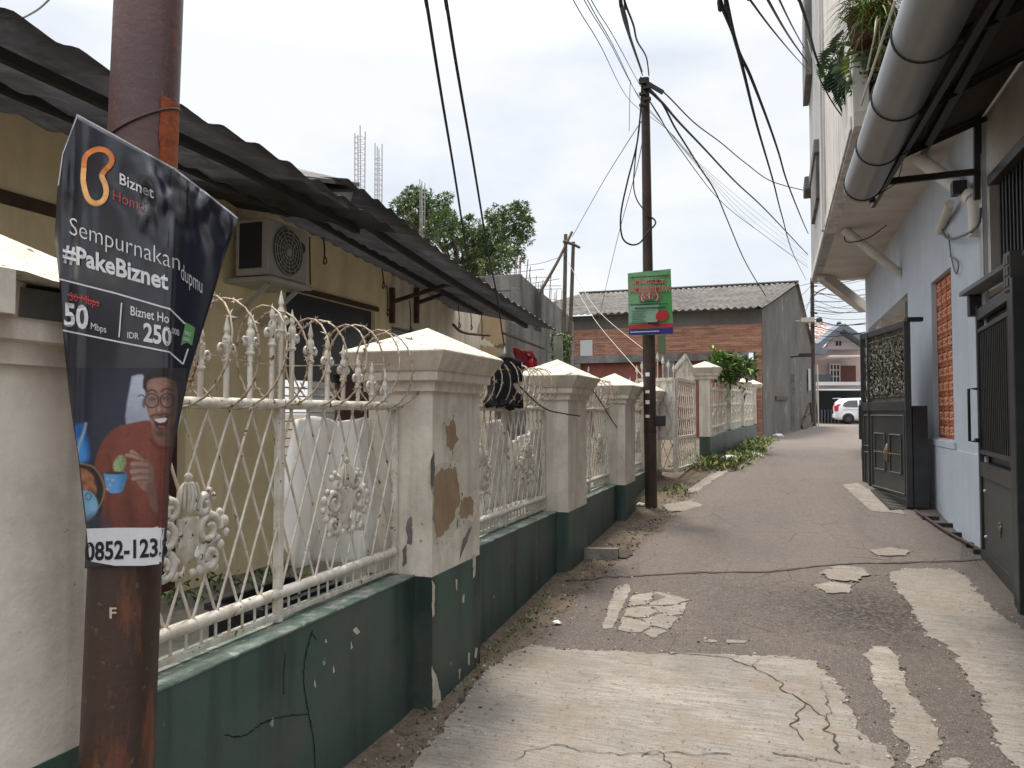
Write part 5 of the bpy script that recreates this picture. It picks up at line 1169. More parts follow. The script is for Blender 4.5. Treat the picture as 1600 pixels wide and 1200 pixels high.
def gate_leaf(label, a, b, z0, z1, sheet_):
    t = thing('gate', label, 'gate', tuple(a), 0, 'open leaves of the white gate'); d = (b - a); ln = d.length; u = d / ln; nn = Vector((u.y, -u.x, 0))
    P = lambda s, z: Vector((a.x + u.x * s, a.y + u.y * s, z))
    m = MB(); zm = z0 + (z1 - z0) * .36
    for s in (0, ln): m.obox(P(s, z0), P(s, z1), .045, .045)
    for z in (z0 + .02, zm, z1): m.obox(P(0, z), P(ln, z), .04, .045)
    m.build('frame', WHITE_METAL, t)
    m = MB(); H = z1 - z0 - .06; sp = .15
    for sg_ in (-1, 1):
        k = -7
        while k * sp < ln + .5:
            s0, s1 = k * sp, k * sp + sg_ * .55; k += 1; lo, hi = 0., 1.; ok = True
            for e, kp in ((0.02, 1), (ln - .02, -1)):
                da, db = kp * (s0 - e), kp * (s1 - e)
                if da < 0 and db < 0: ok = False; break
                if da < 0: lo = max(lo, da / (da - db))
                elif db < 0: hi = min(hi, da / (da - db))
            if ok and hi - lo > .06: m.tube([P(s0 + (s1 - s0) * lo, z0 + .03 + H * lo) + nn * .004 * sg_, P(s0 + (s1 - s0) * hi, z0 + .03 + H * hi) + nn * .004 * sg_], .007, 5)
    m.build('lattice', WHITE_METAL, t)
    n = max(3, int(ln / .09))
    for k in range(n + 1):
        s = ln * k / n; h = .12 + .22 * (1 - abs(2 * k / n - 1)); m = MB(); c = P(s, z1)
        m.tube([c, c + Vector((0, 0, h))], .010, 5); m.lathe([(.01, h - .02), (.028, h + .02), (.02, h + .05), (.001, h + .12)], tuple(c), 6); m.build('finial', WHITE_METAL, t)
    if sheet_:
        m = MB(); m.obox(P(.03, (zm + z1) / 2) - nn * .03, P(ln - .03, (zm + z1) / 2) - nn * .03, .006, z1 - zm - .05); m.build('sheet', flat('white_sheet_metal', (.72, .71, .68), .5), t)
        m = MB(); c = P(ln * .55, zm + .18) + nn * .02; m.ball(c, (.05, .03, .09), 8); m.ball(c + Vector((0, 0, .11)), .03, 6); m.build('emblem', DARKSTEEL, t)
ga, gb, gc = at(996, 735, D=12.0), at(1054, 738, D=11.6), at(1086, 722, D=12.9)
zt1 = at(1054, 592, D=11.6).z
gate_leaf('white lattice gate leaf with a white sheet, beside the dark iron pole', Vector((ga.x, ga.y, 0)), Vector((gb.x, gb.y, 0)), gb.z, zt1, True)
gate_leaf('rusty white gate leaf folded back to the front narrow pillar', Vector((gb.x + .03, gb.y + .03, 0)), Vector((gc.x, gc.y, 0)), gb.z + .02, zt1, False)
# leafy plant behind the narrow pillars
lp = thing('plant', 'bright green leafy shrub spilling over the narrow cream pillars', 'plant', tuple(at(1128, 640, D=15.5)))
rnd = random.Random(21); m = MB(); st_ = MB()
for k in range(110):
    b = at(1136 + rnd.gauss(0, 8), 583 + rnd.gauss(0, 7), D=15.3 + rnd.gauss(0, .2)); d = Vector((rnd.gauss(0, .7), rnd.gauss(0, .5), rnd.gauss(.7, .5))).normalized(); L_ = .25 + .35 * rnd.random()
    pts = [b + d * L_ * q - Vector((0, 0, .25 * q * q * L_)) for q in (0, .33, .66, 1)]; st_.tube(pts, [.008, .006, .004, .003], 4)
    for q in range(16):
        f = rnd.random(); p = b + d * L_ * f - Vector((0, 0, .25 * f * f * L_)); dd = (d * .6 + Vector((rnd.gauss(0, .8), rnd.gauss(0, .8), rnd.gauss(-.1, .6)))).normalized()
        m.leaf(p, dd, Vector((rnd.gauss(0, .3), rnd.gauss(0, .3), 1)), .13 + .09 * rnd.random(), .05, rnd.choice((0, 0, 1, 2, 2)))
for k in range(5):
    b = at(1125 + 2 * k, 590, D=15.3); st_.tube([b, b + Vector((.03 * (k - 2), 0, .45))], .006, 4)
    m.leaf(b + Vector((.03 * (k - 2), 0, .42)), Vector((.2 * (k - 2), -.2, 1)), Vector((0, -1, .2)), .16, .06, 0)
m.build('leaves', BRIGHTLEAF, lp); st_.build('stems', WEED, lp)
# weeds on the verge by the narrow pillars and along the low wall
wd = MB(); rnd = random.Random(31)
def weed(c, h, n, sp):
    for k in range(n):
        a = rnd.random() * 2 * PI; d = Vector((math.cos(a) * .6, math.sin(a) * .6, .3 + rnd.random())).normalized(); p = c + Vector((rnd.gauss(0, sp), rnd.gauss(0, sp), 0)); p.z = G(p.y) - .01 + rnd.random() * h * .6
        wd.leaf(p, d, Vector((0, 0, 1)), h * (.4 + .6 * rnd.random()), h * .3, rnd.choice((0, 0, 1, 1, 2)))
for k in range(115):
    y = 12.6 + (rnd.random() ** 1.2) * 8.2; x = lerp_tab([(12.5, -1.2), (14, -.95), (21, -.42)], y) + rnd.random() * .5 * (1 if y < 17 else .6); weed(Vector((x, y, 0)), .06 + .10 * rnd.random(), 30, .10)
for k in range(12): weed(Vector((-1.3 + rnd.gauss(0, .12), 12.6 + rnd.random() * .9, 0)), .08 + .12 * rnd.random(), 20, .08)
for k in range(90):
    y = 2.6 + rnd.random() * 4.0
    if mnoise.noise((y * 1.7, 0, 5)) > -.05: weed(Vector((-1.73 + abs(rnd.gauss(0, .04)), y, 0)), .015 + .025 * rnd.random(), 8, .025)
for k in range(14): weed(Vector((-1.35 + rnd.gauss(0, .1), 10.6 + rnd.random() * .7, 0)), .05 + .06 * rnd.random(), 14, .06)
tag(wd.build('verge_weeds', WEED), 'low weeds and grass along the foot of the left walls', 'weeds', kind='stuff')
deb = MB(); rnd = random.Random(77)
def stone(x, y, r, mi):
    z = G(y); n = 6; o = [(x + r * (.7 + .5 * rnd.random()) * math.cos(2 * PI * i / n), y + r * (.7 + .5 * rnd.random()) * math.sin(2 * PI * i / n)) for i in range(n)]
    vs = [(a, b, z - .005) for a, b in o] + [(x + (a - x) * .7, y + (b - y) * .7, z + r * (.35 + .4 * rnd.random())) for a, b in o]
    deb.add(vs, [(i, (i + 1) % n, n + (i + 1) % n, n + i) for i in range(n)] + [tuple(range(n, 2 * n))], False, mi)
for k in range(900):
    y = 2 + rnd.random() * 9; x = lerp_tab([(2, -1.62), (6, -1.52), (9, -1.35), (11, -1.2)], y) + rnd.gauss(0, .12)
    if x > -1.80: stone(x, y, .004 + .012 * rnd.random() ** 3, rnd.choice((0, 0, 1, 1, 2)))
for k in range(1500):
    y = 2.8 + rnd.random() ** 1.5 * 9; stone(-1.3 + 3.0 * rnd.random(), y, .003 + .006 * rnd.random() ** 2, rnd.choice((0, 0, 1, 2)))
for E_ in EDGES:
    for a, b in zip(E_, E_[1:] + E_[:1]):
        for q in range(int((b - a).length / .018)):
            p = a.lerp(b, rnd.random()); stone(p.x + rnd.gauss(0, .022), p.y + rnd.gauss(0, .022), .003 + .011 * rnd.random() ** 2.5, rnd.choice((1, 2, 2, 0)))
tag(deb.build('gravel', [flat('pebble_dark', (.07, .06, .052), .95), flat('pebble_brown', (.16, .125, .10), .95), flat('pebble_pale', (.38, .34, .29), .95)]), 'loose pebbles and crumbs of asphalt scattered over the road', 'gravel', kind='stuff')
# broken slab, hole and litter
b = gat(938, 870); sb = MB(); M_ = Matrix.Translation(b) @ Matrix.Rotation(math.radians(12), 4, 'Z') @ Matrix.Rotation(math.radians(-7), 4, 'X')
sb.prism([M_ @ Vector(v) for v in ((-.17, -.09, -.03), (.16, -.10, -.03), (.175, .08, -.03), (.05, .11, -.03), (-.15, .09, -.03))], (M_.to_3x3() @ Vector((0, 0, .11))))
tag(sb.build('concrete_block', CONCRETE), 'broken pale concrete slab lying by the foot of the third pillar', 'concrete block')
px_poly('drain_hole', [(960, 862), (985, 861), (990, 868), (978, 874), (962, 872)], CRACK, .012, .02, 41)
def litter(label, px, py, s, seed, m_=None):
    rnd = random.Random(seed); b = gat(px, py); mb = MB(); bm = bmesh.new(); bmesh.ops.create_icosphere(bm, subdivisions=2, radius=1)
    for v in bm.verts:
        n = 1 + .5 * mnoise.noise(v.co * 2 + Vector((seed, 0, 0))); v.co = Vector((v.co.x * s * n, v.co.y * s * .6 * n, max(-.1, v.co.z) * s * .45 * n))
    for v in bm.verts: v.co += b + Vector((0, 0, .012))
    mb.bm(bm); tag(mb.build('plastic_litter', m_ or WHITEPL), label, 'litter', 'white plastic litter on the road edge')
litter('largest crumpled white plastic bag on the weedy verge', 1143, 720, .20, 1); litter('white plastic scrap further up the verge', 1180, 713, .14, 2); litter('white litter scrap by the grey plaster wall', 1215, 682, .16, 3); litter('tiny white scrap on the dirt right of the dark green wall', 870, 976, .035, 4)
litter('white crumpled paper at the foot of the dark iron pole', 1002, 790, .06, 5); litter('white plastic scrap beside the verge grass below the narrow pillars', 1160, 700, .10, 6)
# ================================================================== END OF THE LANE: house, car, pole
hh = thing('house', 'pale pink gabled house with a balcony at the end of the lane', 'house', tuple(at(1310, 665, D=50)))
HD = 50
hp = lambda px, py, o=0: at(px, py, D=HD + o)
PINK = mat('faded_pink_wall', (.52, .42, .39), .1, .6, .9, dirt=((.4, .33, .31), .5, .5)); RTRIM = mat('grey_blue_roof_trim', (.135, .155, .18), .2, .8, .7); PALEW = mat('pale_gable_paint', (.58, .535, .53), .08, .6, .9)
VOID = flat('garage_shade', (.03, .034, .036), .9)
m = MB(); m.prism([hp(1272, 545, .5), hp(1290, 545, .5), hp(1312, 514, .5), hp(1350, 543, .5), hp(1380, 560, .5), hp(1380, 606, .5), hp(1272, 606, .5)], FW * .3); m.build('upper_wall', PINK, hh)
m = MB(); m.prism([hp(1288, 546), hp(1312, 516), hp(1349, 546)], FW * .4); m.build('gable', PALEW, hh)
m = MB()
for p, q in (((1311, 511), (1274, 541)), ((1309, 511), (1353, 541))): m.obox(hp(*p, -.3), hp(*q, -.3), 1.6, .34)
m.build('roof', RTRIM, hh)
m = MB(); m.ball(hp(1311, 506, -.3), .16, 8); m.lathe([(.09, 0), (.16, .15), (.05, .35)], tuple(hp(1311, 511, -.3)), 8); m.build('roof_finial', DARKSTEEL, hh)
m = MB()
for x in (1308, 1313): m.obox(hp(x, 533, -.04), hp(x, 540, -.04), .10, .12)
m.build('vent_slot', VOID, hh)
m = MB(); m.prism([hp(1270, 533, -1.5), hp(1294, 548, -1.5), hp(1290, 553, -1.5), hp(1268, 553, -1.5)], FW * 2); m.build('side_roof', RTRIM, hh)
m = MB(); m.obox(hp(1288, 558, -1.0), hp(1336, 558, -1.0), 2.2, .10); m.build('canopy', PALEW, hh)
m = MB(); m.obox(hp(1297, 583, .3), hp(1312, 583, .3), .1, 1.2); win_o = m.build('window', flat('dim_glass', (.07, .08, .11), .3), hh)
m = MB()
for x in (1297, 1302, 1307, 1312): m.obox(hp(x, 568, .2), hp(x, 597, .2), .06, .07)
for y in (569, 578, 588): m.obox(hp(1297, y, .2), hp(1312, y, .2), .06, .07)
m.build('window_frame', WHITEPL, win_o)
m = MB(); m.obox(hp(1314, 584, -.8), hp(1337, 584, -.8), .08, 1.05); m.build('maroon_panel', MAROON, hh)
m = MB(); m.obox(hp(1274, 591, -1), hp(1299, 591, -1), .1, .5); m.build('balcony_rail', flat('slate_panel', (.085, .085, .10), .7), hh)
m = MB(); m.obox(hp(1273, 600, -.8), hp(1360, 600, -.8), 1.4, .22); m.build('balcony_slab', PALEW, hh)
m = MB(); m.obox(hp(1274, 609, -2.2), hp(1360, 609, -2.2), 1.2, .10); m.build('awning', flat('pale_awning', (.55, .56, .56), .6), hh)
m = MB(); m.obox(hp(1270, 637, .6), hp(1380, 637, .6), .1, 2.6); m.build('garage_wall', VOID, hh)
m = MB()
for k, x in enumerate((1284, 1289, 1294, 1299, 1304, 1310)): m.obox(hp(x, 640, .3), hp(x, 668, .3), .1, .13 + .05 * (k % 2))
m.build('shutter_slats', flat('slate_shutter', (.11, .13, .145), .6), hh)
m = MB()
for x in (1272, 1381): m.obox(hp(x, 540, .8), hp(x, 672, .8), .4, .4)
m.build('corner_post', PINK, hh)
th2 = thing('house', 'house with mottled red tiled roof left of the pink gable', 'house', tuple(at(1280, 560, D=58)))
TILE = NT('mottled_tiles'); TILEM = TILE.done(TILE.mix(TILE.ramp(TILE.noise(4, 3, .7), .45, .55), (.28, .13, .10), (.52, .47, .43)), .9)
m = MB(); a, b, c, d = [at(x, y, D=58) for x, y in ((1240, 505), (1287, 503), (1320, 548), (1240, 552))]; b2, c2_ = at(1287, 503, D=60), at(1320, 548, D=56)
m.prism([a, b2, c2_, at(1240, 552, D=56)], FW * .3); m.build('roof', TILEM, th2); m = MB(); m.obox(at(1240, 572, D=58.4), at(1322, 572, D=58.4), .3, 2.2); m.build('wall', PALEW, th2)
m = MB(); m.ball(at(1280, 500, D=60), .25, 8); m.lathe([(.1, 0), (.1, .4)], tuple(at(1280, 505, D=60)), 8); m.build('roof_finial', DARKSTEEL, th2)
# parked hatchback, side on, its tail towards the lane
CD = 45.5; cb0 = at(1305, 666, D=CD); CZ = G(cb0.y)
car = thing('parked_car', 'white hatchback parked across the end of the lane, half hidden by the black gate', 'car', (cb0.x, cb0.y, CZ), YAW * 0)
CWHITE = flat('white_car_paint', (.72, .73, .74), .25, spec=.6, var=.01); GLS = flat('car_glass', (.03, .035, .04), .1, spec=.7); TYRE = flat('tyre', (.02, .02, .021), .8); RIM = flat('dark_alloy', (.12, .12, .125), .35, .8); RLAMP = flat('red_tail_lamp', (.5, .02, .05), .25)
def C(x, y, z): return Vector((cb0.x + x, cb0.y + y, CZ + z))
st_s = [(0, .42, .95, 1.0, .62), (.06, .30, .98, 1.30, .60), (.28, .24, 1.0, 1.50, .62), (.8, .22, .98, 1.54, .66), (1.6, .2, .96, 1.55, .66), (2.2, .2, .95, 1.47, .64), (2.8, .2, .93, 1.14, .66), (3.3, .22, .88, .98, .70), (3.8, .26, .72, .80, .66), (3.98, .36, .55, .58, .55)]
vs = []
for x, zb, zbelt, zt, hw in st_s:
    H_ = .845 if .2 < x < 3.7 else .78
    cc_ = .85
    for y, z in ((-H_ + .05, zb), (-H_, zb + .15), (-H_ + .01, zbelt), (-hw, zt - .04), (-hw + .12, zt), (hw - .12, zt), (hw, zt - .04), (H_ - .01, zbelt), (H_, zb + .15), (H_ - .05, zb)): vs.append(C(x, cc_ + y, z))
fs = [(i * 10 + k, i * 10 + (k + 1) % 10, (i + 1) * 10 + (k + 1) % 10, (i + 1) * 10 + k) for i in range(len(st_s) - 1) for k in range(10)] + [tuple(reversed(range(10))), tuple(range(90, 100))]
m = MB(); m.add(vs, fs, True); m.build('body', CWHITE, car)
def side(xs, off=.012):
    P = []
    for x, z in xs:
        for (a, b) in zip(st_s, st_s[1:]):
            if a[0] <= x <= b[0]:
                q = (x - a[0]) / (b[0] - a[0]); zb_2 = a[2] + (b[2] - a[2]) * q; zt2 = a[3] + (b[3] - a[3]) * q - .04; hw2 = a[4] + (b[4] - a[4]) * q
                f = min(1, max(0, (z - zb_2) / max(.01, zt2 - zb_2))); yy = -.84 + (-hw2 + .84) * f; P.append(C(x, .85 + yy - off, z)); break
    return P
m = MB()
for q in ([(.42, 1.06), (.62, 1.0), (1.25, .99), (1.25, 1.42), (.75, 1.40), (.5, 1.25)], [(1.32, .99), (2.3, .98), (2.05, 1.36), (1.32, 1.43)]): m.prism(side(q), (0, .02, 0))
m.build('side_window', GLS, car)
m = MB(); m.prism([C(.04, .3, 1.05), C(.04, 1.4, 1.05), C(.2, 1.35, 1.42), C(.2, .35, 1.42)], (-.03, 0, .0)); m.build('rear_window', GLS, car)
m = MB(); m.obox(C(-.05, .25, 1.53), C(.35, .25, 1.54), .9, .035); m.v = [(x, y + .6, z) for x, y, z in m.v]; m.build('roof_spoiler', CWHITE, car)
for yy in (.02, 1.55):
    m = MB(); m.box(cb0.x - .03, cb0.x + .20, cb0.y + yy, cb0.y + yy + .16, CZ + .78, CZ + 1.10, .03); m.prism([C(.0, yy + .0, 1.05), C(.2, yy, 1.05), C(.34, yy + .04, 1.18), C(.16, yy + .06, 1.2)], (0, .1, 0)); m.build('tail_light', RLAMP, car)
for wx in (.72, 3.25):
    for yy in (.0, 1.70):
        c = C(wx, yy, .31); m = MB(); m.lathe([(.2, -.10), (.29, -.095), (.312, -.07), (.312, .07), (.29, .095), (.2, .10)], tuple(c), 24, axis='y'); w_o = m.build('wheel', TYRE, car)
        m = MB(); m.lathe([(.20, -.1), (.2, .1)], tuple(c), 20, axis='y'); s_ = -1 if yy < 1 else 1
        for k in range(10): a = 2 * PI * k / 10; m.obox(c + Vector((0, s_ * .112, 0)), c + Vector((.2 * math.cos(a), s_ * .105, .2 * math.sin(a))), .02, .045)
        m.build('rim', RIM, w_o)
    m = MB(); m.tube([C(wx + .37 * math.cos(a), -.005, .31 + .37 * math.sin(a)) for a in [PI * k / 14 for k in range(15)]], .035, 6); m.build('wheel_arch', CWHITE, car)
m = MB(); m.box(cb0.x - .06, cb0.x + .2, cb0.y + .08, cb0.y + 1.62, CZ + .33, CZ + .62, .08); m.build('bumper', CWHITE, car)
m = MB(); m.obox(C(.45, -.012, .88), C(3.2, -.012, .80), .01, .012); m.obox(C(1.28, -.012, .3), C(1.28, -.012, .96), .01, .012); m.build('door_line', DARKSTEEL, car)
m = MB(); m.box(cb0.x + 2.15, cb0.x + 2.3, cb0.y - .16, cb0.y + .02, CZ + .98, CZ + 1.12, .03); m.build('mirror', CWHITE, car)
ep0, ep1 = at(1271, 690, D=39), at(1269, 434, D=39); ep0.z = .86
ep = thing('utility_pole', 'grey pole with street lamp arm at the far end of the lane', 'pole', tuple(ep0))
m = MB(); m.tube([ep0, ep1], [.13, .09], 12); m.build('shaft', POLE, ep); m = MB(); m.tube(smooth_path([at(1272, 462, D=39), at(1280, 455, D=39), at(1290, 450, D=38.8), at(1299, 443, D=38.5)], 5), .04, 6); m.build('lamp_arm', CABLE_G, ep)
m = MB()
for y in (441, 447, 488, 510): m.obox(at(1266, y, D=38.9), at(1277, y + (y % 3), D=38.9), .06, .06)
m.build('crossbar', DARKSTEEL, ep)
rnd = random.Random(4)
for k in range(20):
    y0 = 442 + k * 4.4 + rnd.random() * 3; y1 = y0 + rnd.uniform(-14, 20)
    cable([(1269, y0, 38.8), (1310, (y0 + y1) / 2 + rnd.uniform(2, 9), 38.5), (1362, y1, 38)], .011 + .008 * (k % 3 == 0), 'thin dark wire in the tangle right of the far end pole', 'tangle of wires at the far end pole', None, 'cable', 5)
for k, (x0, y0, x1, y1) in enumerate(((1238, 470, 1269, 445), (1240, 484, 1269, 470), (1252, 500, 1270, 455), (1225, 446, 1268, 442))): cable([(x0, y0, 37), ((x0 + x1) / 2, (y0 + y1) / 2 + 3, 38), (x1, y1, 38.8)], .012, 'thin dark wire in the tangle left of the far end pole', 'wires left of the far end pole', None, 'cable', 5)
for k, x in enumerate((1275, 1279)):
    m = MB(); m.tube([at(x - 2, 570, D=38.3), at(x, 672, D=38)], .035, 6); tag(m.build('conduit_pipe', PVC if k else CABLE_G), ['left grey conduit standing at the far end of the plaster wall', 'right pale conduit standing at the far end of the plaster wall'][k], 'pipe')
fr = thing('frame', 'old wooden frame leaning on the plaster wall at the lane end', 'frame', tuple(at(1258, 672, D=33)))
for nm, a, b in (('bar', (1252, 664), (1266, 628)), ('bar', (1266, 628), (1270, 660)), ('bar', (1254, 673), (1270, 660)), ('bar', (1252, 664), (1254, 673)), ('bar', (1258, 650), (1268, 645))):
    m = MB(); m.obox(at(*a, D=32.5), at(*b, D=33), .09, .07); m.build(nm, BAMBOO, fr)
# ================================================================== RIGHT HOUSE
RX = 1.8
rh = thing('house', 'pale blue two storey house with an overhanging upper floor on the right', 'house', (RX, 12, 0))
m = MB(); wall_grid(m, 'x', RX, RX + .2, 8.0, 17.9, -.2, 4.4, [(12.35, 17.55, -.2, 3.29), (9.42, 10.56, 1.25, 3.14)]); m.build('wall', BLUEWALL, rh)
m = MB(); m.box(RX - .022, RX + .05, 8.0, 12.3, -.2, 1.155, .004); m.build('wainscot', BLUEWALL, rh)
m = MB(); m.box(RX - .03, RX + .04, 9.3, 10.66, 1.158, 1.235, .006); m.build('sill', BLUEWALL, rh)
m = MB(); m.box(RX - .028, RX + .04, 10.75, 12.3, 1.158, 1.225, .006); m.build('sill', BLUEWALL, rh)
# carport behind the sliding gate
m = MB(); m.box(RX + .2, 6, 17.55, 17.7, 0, 3.4); m.box(RX + .2, 6, 12.2, 12.35, 0, 3.4); m.box(RX + .2, 2.9, 12.35, 17.55, 3.3, 3.4); m.build('carport', WHITEWALL, rh)
m = MB(); m.box(RX + .06, RX + .16, 12.45, 13.0, 2.72, 3.24); m.build('blind', flat('dark_teal_blind', (.03, .05, .05), .6), rh)
m = MB(); m.box(RX + .02, RX + .08, 15.65, 15.75, 2.6, 3.26); m.box(RX + .02, RX + .06, 15.9, 16.3, 2.7, 3.2); m.build('blind_post', PANELGREY, rh)
# terracotta breeze blocks
m = MB(); m.box(RX + .115, RX + .13, 9.42, 10.56, 1.25, 3.14); m.build('block_backing', flat('brick_dark_back', (.17, .045, .025), .9), rh)
bb2 = MB(); bw = 1.14 / 4; bh = 1.89 / 11
for i in range(4):
    for j in range(11):
        cy, cz = 9.42 + bw * (i + .5), 1.25 + bh * (j + .5); x = RX + .075
        bb2.tube([(x, cy + bw * .43 * math.cos(a), cz + bh * .43 * math.sin(a)) for a in [2 * PI * k / 14 for k in range(15)]], .014, 5)
        for k in range(4):
            a = PI / 4 + k * PI / 2; bb2.ball((x, cy + bw * .27 * math.cos(a), cz + bh * .27 * math.sin(a)), (.03, .042, .028), 8, 1)
        bb2.ball((x - .005, cy, cz), (.03, .03, .022), 6, 1)
for i in range(5): bb2.box(RX + .055, RX + .115, 9.42 + bw * i - .009, 9.42 + bw * i + .009, 1.25, 3.14)
for j in range(12): bb2.box(RX + .059, RX + .114, 9.42, 10.56, 1.25 + bh * j - .009, 1.25 + bh * j + .009)
bb2.build('breeze_blocks', [ORANGE, flat('salmon_block_petal', (.56, .27, .17), .8)], rh)
# upper floor: slab, street face, pier, terrace recess
UX = .75
m = MB(); m.box(UX + .005, RX + .6, 8.26, 17.95, 4.4, 4.55); m.box(1.05, RX + .6, 7.0, 8.255, 4.4, 4.55); m.build('balcony_slab', SOFFIT, rh)
m = MB(); m.box(UX, UX + .15, 8.28, 13.1, 4.392, 10.5, .01); m.build('upper_wall', WHITEWALL, rh)
m = MB(); m.box(UX - .012, UX + .15, 13.1, 17.97, 4.392, 10.5, .01); m.box(UX + .15, RX + .6, 17.8, 17.96, 4.56, 10.5); m.build('upper_wall', mat('weathered_grey_facade', (.42, .42, .42), .12, 1.5, .9, bump=.2, dirt=((.22, .22, .22), .6, 1.5), streak=((.2, .2, .2), .6, 4)), rh, 'grey weathered stretch of the upper facade')
m = MB(); m.box(UX - .05, UX, 13.05, 13.2, 4.45, 10.5, .006); m.box(UX - .03, UX, 12.75, 12.83, 4.45, 10.5, .006); m.build('corner_trim', WHITEWALL, rh)
m = MB()
m.box(UX - .022, UX - .001, 8.4, 17.9, 4.42, 4.56, .006); m.build('edge_band', WHITEWALL, rh)
p = at(1268, 250, Y=15.0); m = MB(); m.box(UX - .10, UX + .02, 14.2, 16.4, p.z - .12, p.z + .12, .03); m.box(UX - .07, UX + .02, 14.3, 16.3, p.z - .9, p.z - .12, .02); m.build('moulding', CONC, rh)
p = at(1258, 295, Y=17.5); m = MB(); m.box(UX - .16, UX + .02, 17.1, 17.9, p.z - .12, p.z + .16, .03); m.build('moulding', CONC, rh)
m = MB(); p = at(1262, 80, Y=16.5); m.prism([(UX - .02, 16.2, p.z - .6), (UX - .02, 17.9, p.z - .6), (UX - .02, 17.9, p.z + .5), (UX - .02, 16.9, p.z + 2.2), (UX - .02, 16.2, p.z + 3.5)], (-.12, 0, 0)); m.build('fin', CONC, rh)
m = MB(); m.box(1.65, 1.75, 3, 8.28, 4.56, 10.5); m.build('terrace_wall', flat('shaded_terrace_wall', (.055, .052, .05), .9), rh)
m = MB(); m.box(1.06, 1.65, 6.2, 8.27, 4.556, 4.66); m.build('terrace_floor', CONC, rh)
m = MB(); a, b = at(1283, 430, Z=4.385), at(1350, 481, X=RX + .02); m.obox(a, b, .17, .22, bev=.01); m.build('strut', SOFFIT, rh)
for i, (p0, p1, r) in enumerate((((1318, 358), (1406, 428), .068), ((1436, 248), (1522, 312), .075))):
    a, b = at(*p0, Z=4.39), at(*p1, X=RX - .02); m = MB(); m.tube(smooth_path([a, b] if i == 0 else [a, b], 4), r, 14)
    if i: m.tube(smooth_path([b + Vector((-.01, .02, .0)), b + Vector((.0, -.03, -.1)), b + Vector((0, -.04, -.35))], 5), .06, 12)
    m.build('downpipe', PVC, rh)
m = MB(); a, b = at(1484, 318, X=RX - .1), at(1468, 362, X=RX - .02); m.tube([a, b], .045, 10); m.build('broken_pipe', PVC, rh)
m = MB(); m.box(1.62, 1.74, 8.3, 8.42, 3.65, 3.78); m.build('junction_box', DARKSTEEL, rh)
m = MB(); m.box(RX - .008, RX + .003, 8.0, 8.12, 2.75, 4.2); m.build('window_trim', WHITEWALL, rh)
# near stretch: wall above the second gate, barred window
m = MB(); wall_grid(m, 'x', RX + .03, RX + .2, 2.0, 7.995, 2.6, 4.4, [(2.5, 7.9, 2.74, 3.66)]); m.build('wall', SOFFIT, rh, 'beige stretch of wall over the barred window')
m = MB(); m.box(RX + .16, RX + .19, 2.5, 7.9, 2.74, 3.66); m.build('window_pane', DARKGLASS, rh)
m = MB(); 
y = 7.84
while y > 2.6: m.tube([(RX + .10, y, 2.75), (RX + .10, y, 3.65)], .010, 6); y -= .105
m.box(RX + .08, RX + .12, 2.5, 7.9, 2.75, 2.78); m.box(RX + .02, RX + .13, 2.5, 7.92, 3.60, 3.69); m.build('window_bars', GATE, rh)
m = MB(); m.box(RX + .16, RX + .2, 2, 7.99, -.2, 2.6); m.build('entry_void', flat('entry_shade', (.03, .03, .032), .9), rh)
cw = MB(); cw.tube(smooth_path([at(1476, 330, X=RX - .03), at(1470, 350, X=RX - .03), at(1480, 372, X=RX - .04), at(1505, 368, X=RX - .08), at(1528, 352, X=RX - .05), at(1532, 325, X=RX - .03)], 6), .014, 6)
cw.tube(smooth_path([at(1482, 365, X=RX - .02), at(1486, 400, X=RX - .02), at(1494, 428, X=RX - .03), at(1497, 410, X=RX - .03), at(1484, 400, X=RX - .03)], 6), .008, 5)
tag(cw.build('cable', CABLE_G), 'loose grey cables looped on the blue wall above the terracotta blocks', 'cable')
cable([(1322, 352, 12.3), (1320, 375, 12), (1335, 378, 11.8), (1360, 370, 11.6), (1385, 352, 11)], .009, 'thin dark cable looping under the balcony slab by the middle pipe')
# awning with the big gutter
aw = thing('awning', 'dark metal awning with a large round grey gutter along its edge on the right', 'awning', (1.2, 5, 3.6))
m = MB(); P = [(.74, 1.0, 3.60), (.74, 7.05, 3.60), (1.80, 8.2, 4.26), (1.80, 1.0, 4.26)]; m.prism(P, (0, 0, .012)); m.build('roof_sheet', AWN, aw)
m = MB(); gx, gz = .705, 3.43
pts = []
m.tube([(gx, y, gz + (y - 5) * .025) for y in (1, 3, 5, 7.1)], .148, 28, cap=False)
m.tube([(gx, y, gz + (y - 5) * .025) for y in (7.1, 5, 3, 1)], .140, 28, cap=False)
m.build('gutter', STEEL, aw)
for y in (2.6, 4.15, 5.0, 5.95, 7.0):
    m = MB()
    z = gz + (y - 5) * .025; m.tube([(gx + .152 * math.cos(a), y, z + .152 * math.sin(a)) for a in [2 * PI * k / 28 for k in range(29)]], .0055, 5)
    m.tube([(gx + .10, y, z - .115), (gx + .26, y + .02, z - .02), (gx + .30, y + .03, z + .14)], .004, 5); m.build('gutter_bracket', DARKSTEEL, aw)
for i, y in enumerate((1.6, 2.7, 3.8, 4.9, 6.0, 7.0)):
    m = MB(); m.obox((.80, y, 3.60), (1.80, y + .9 if y > 6.5 else y + .55, 4.21), .06, .05); m.build('rafter', DARKSTEEL, aw)
m = MB(); m.obox((1.25, 1.0, 3.87), (1.25, 7.55, 3.87), .06, .05); m.build('purlin', DARKSTEEL, aw)
m = MB(); a, b = at(1364, 322, X=.88), at(1552, 0, X=.88); m.obox(a, a + (b - a) * 1.6, .035, .035); m.build('hanging_bar', DARKSTEEL, aw)
a, b = at(1362, 287, X=.78), at(1528, 268, X=1.78)
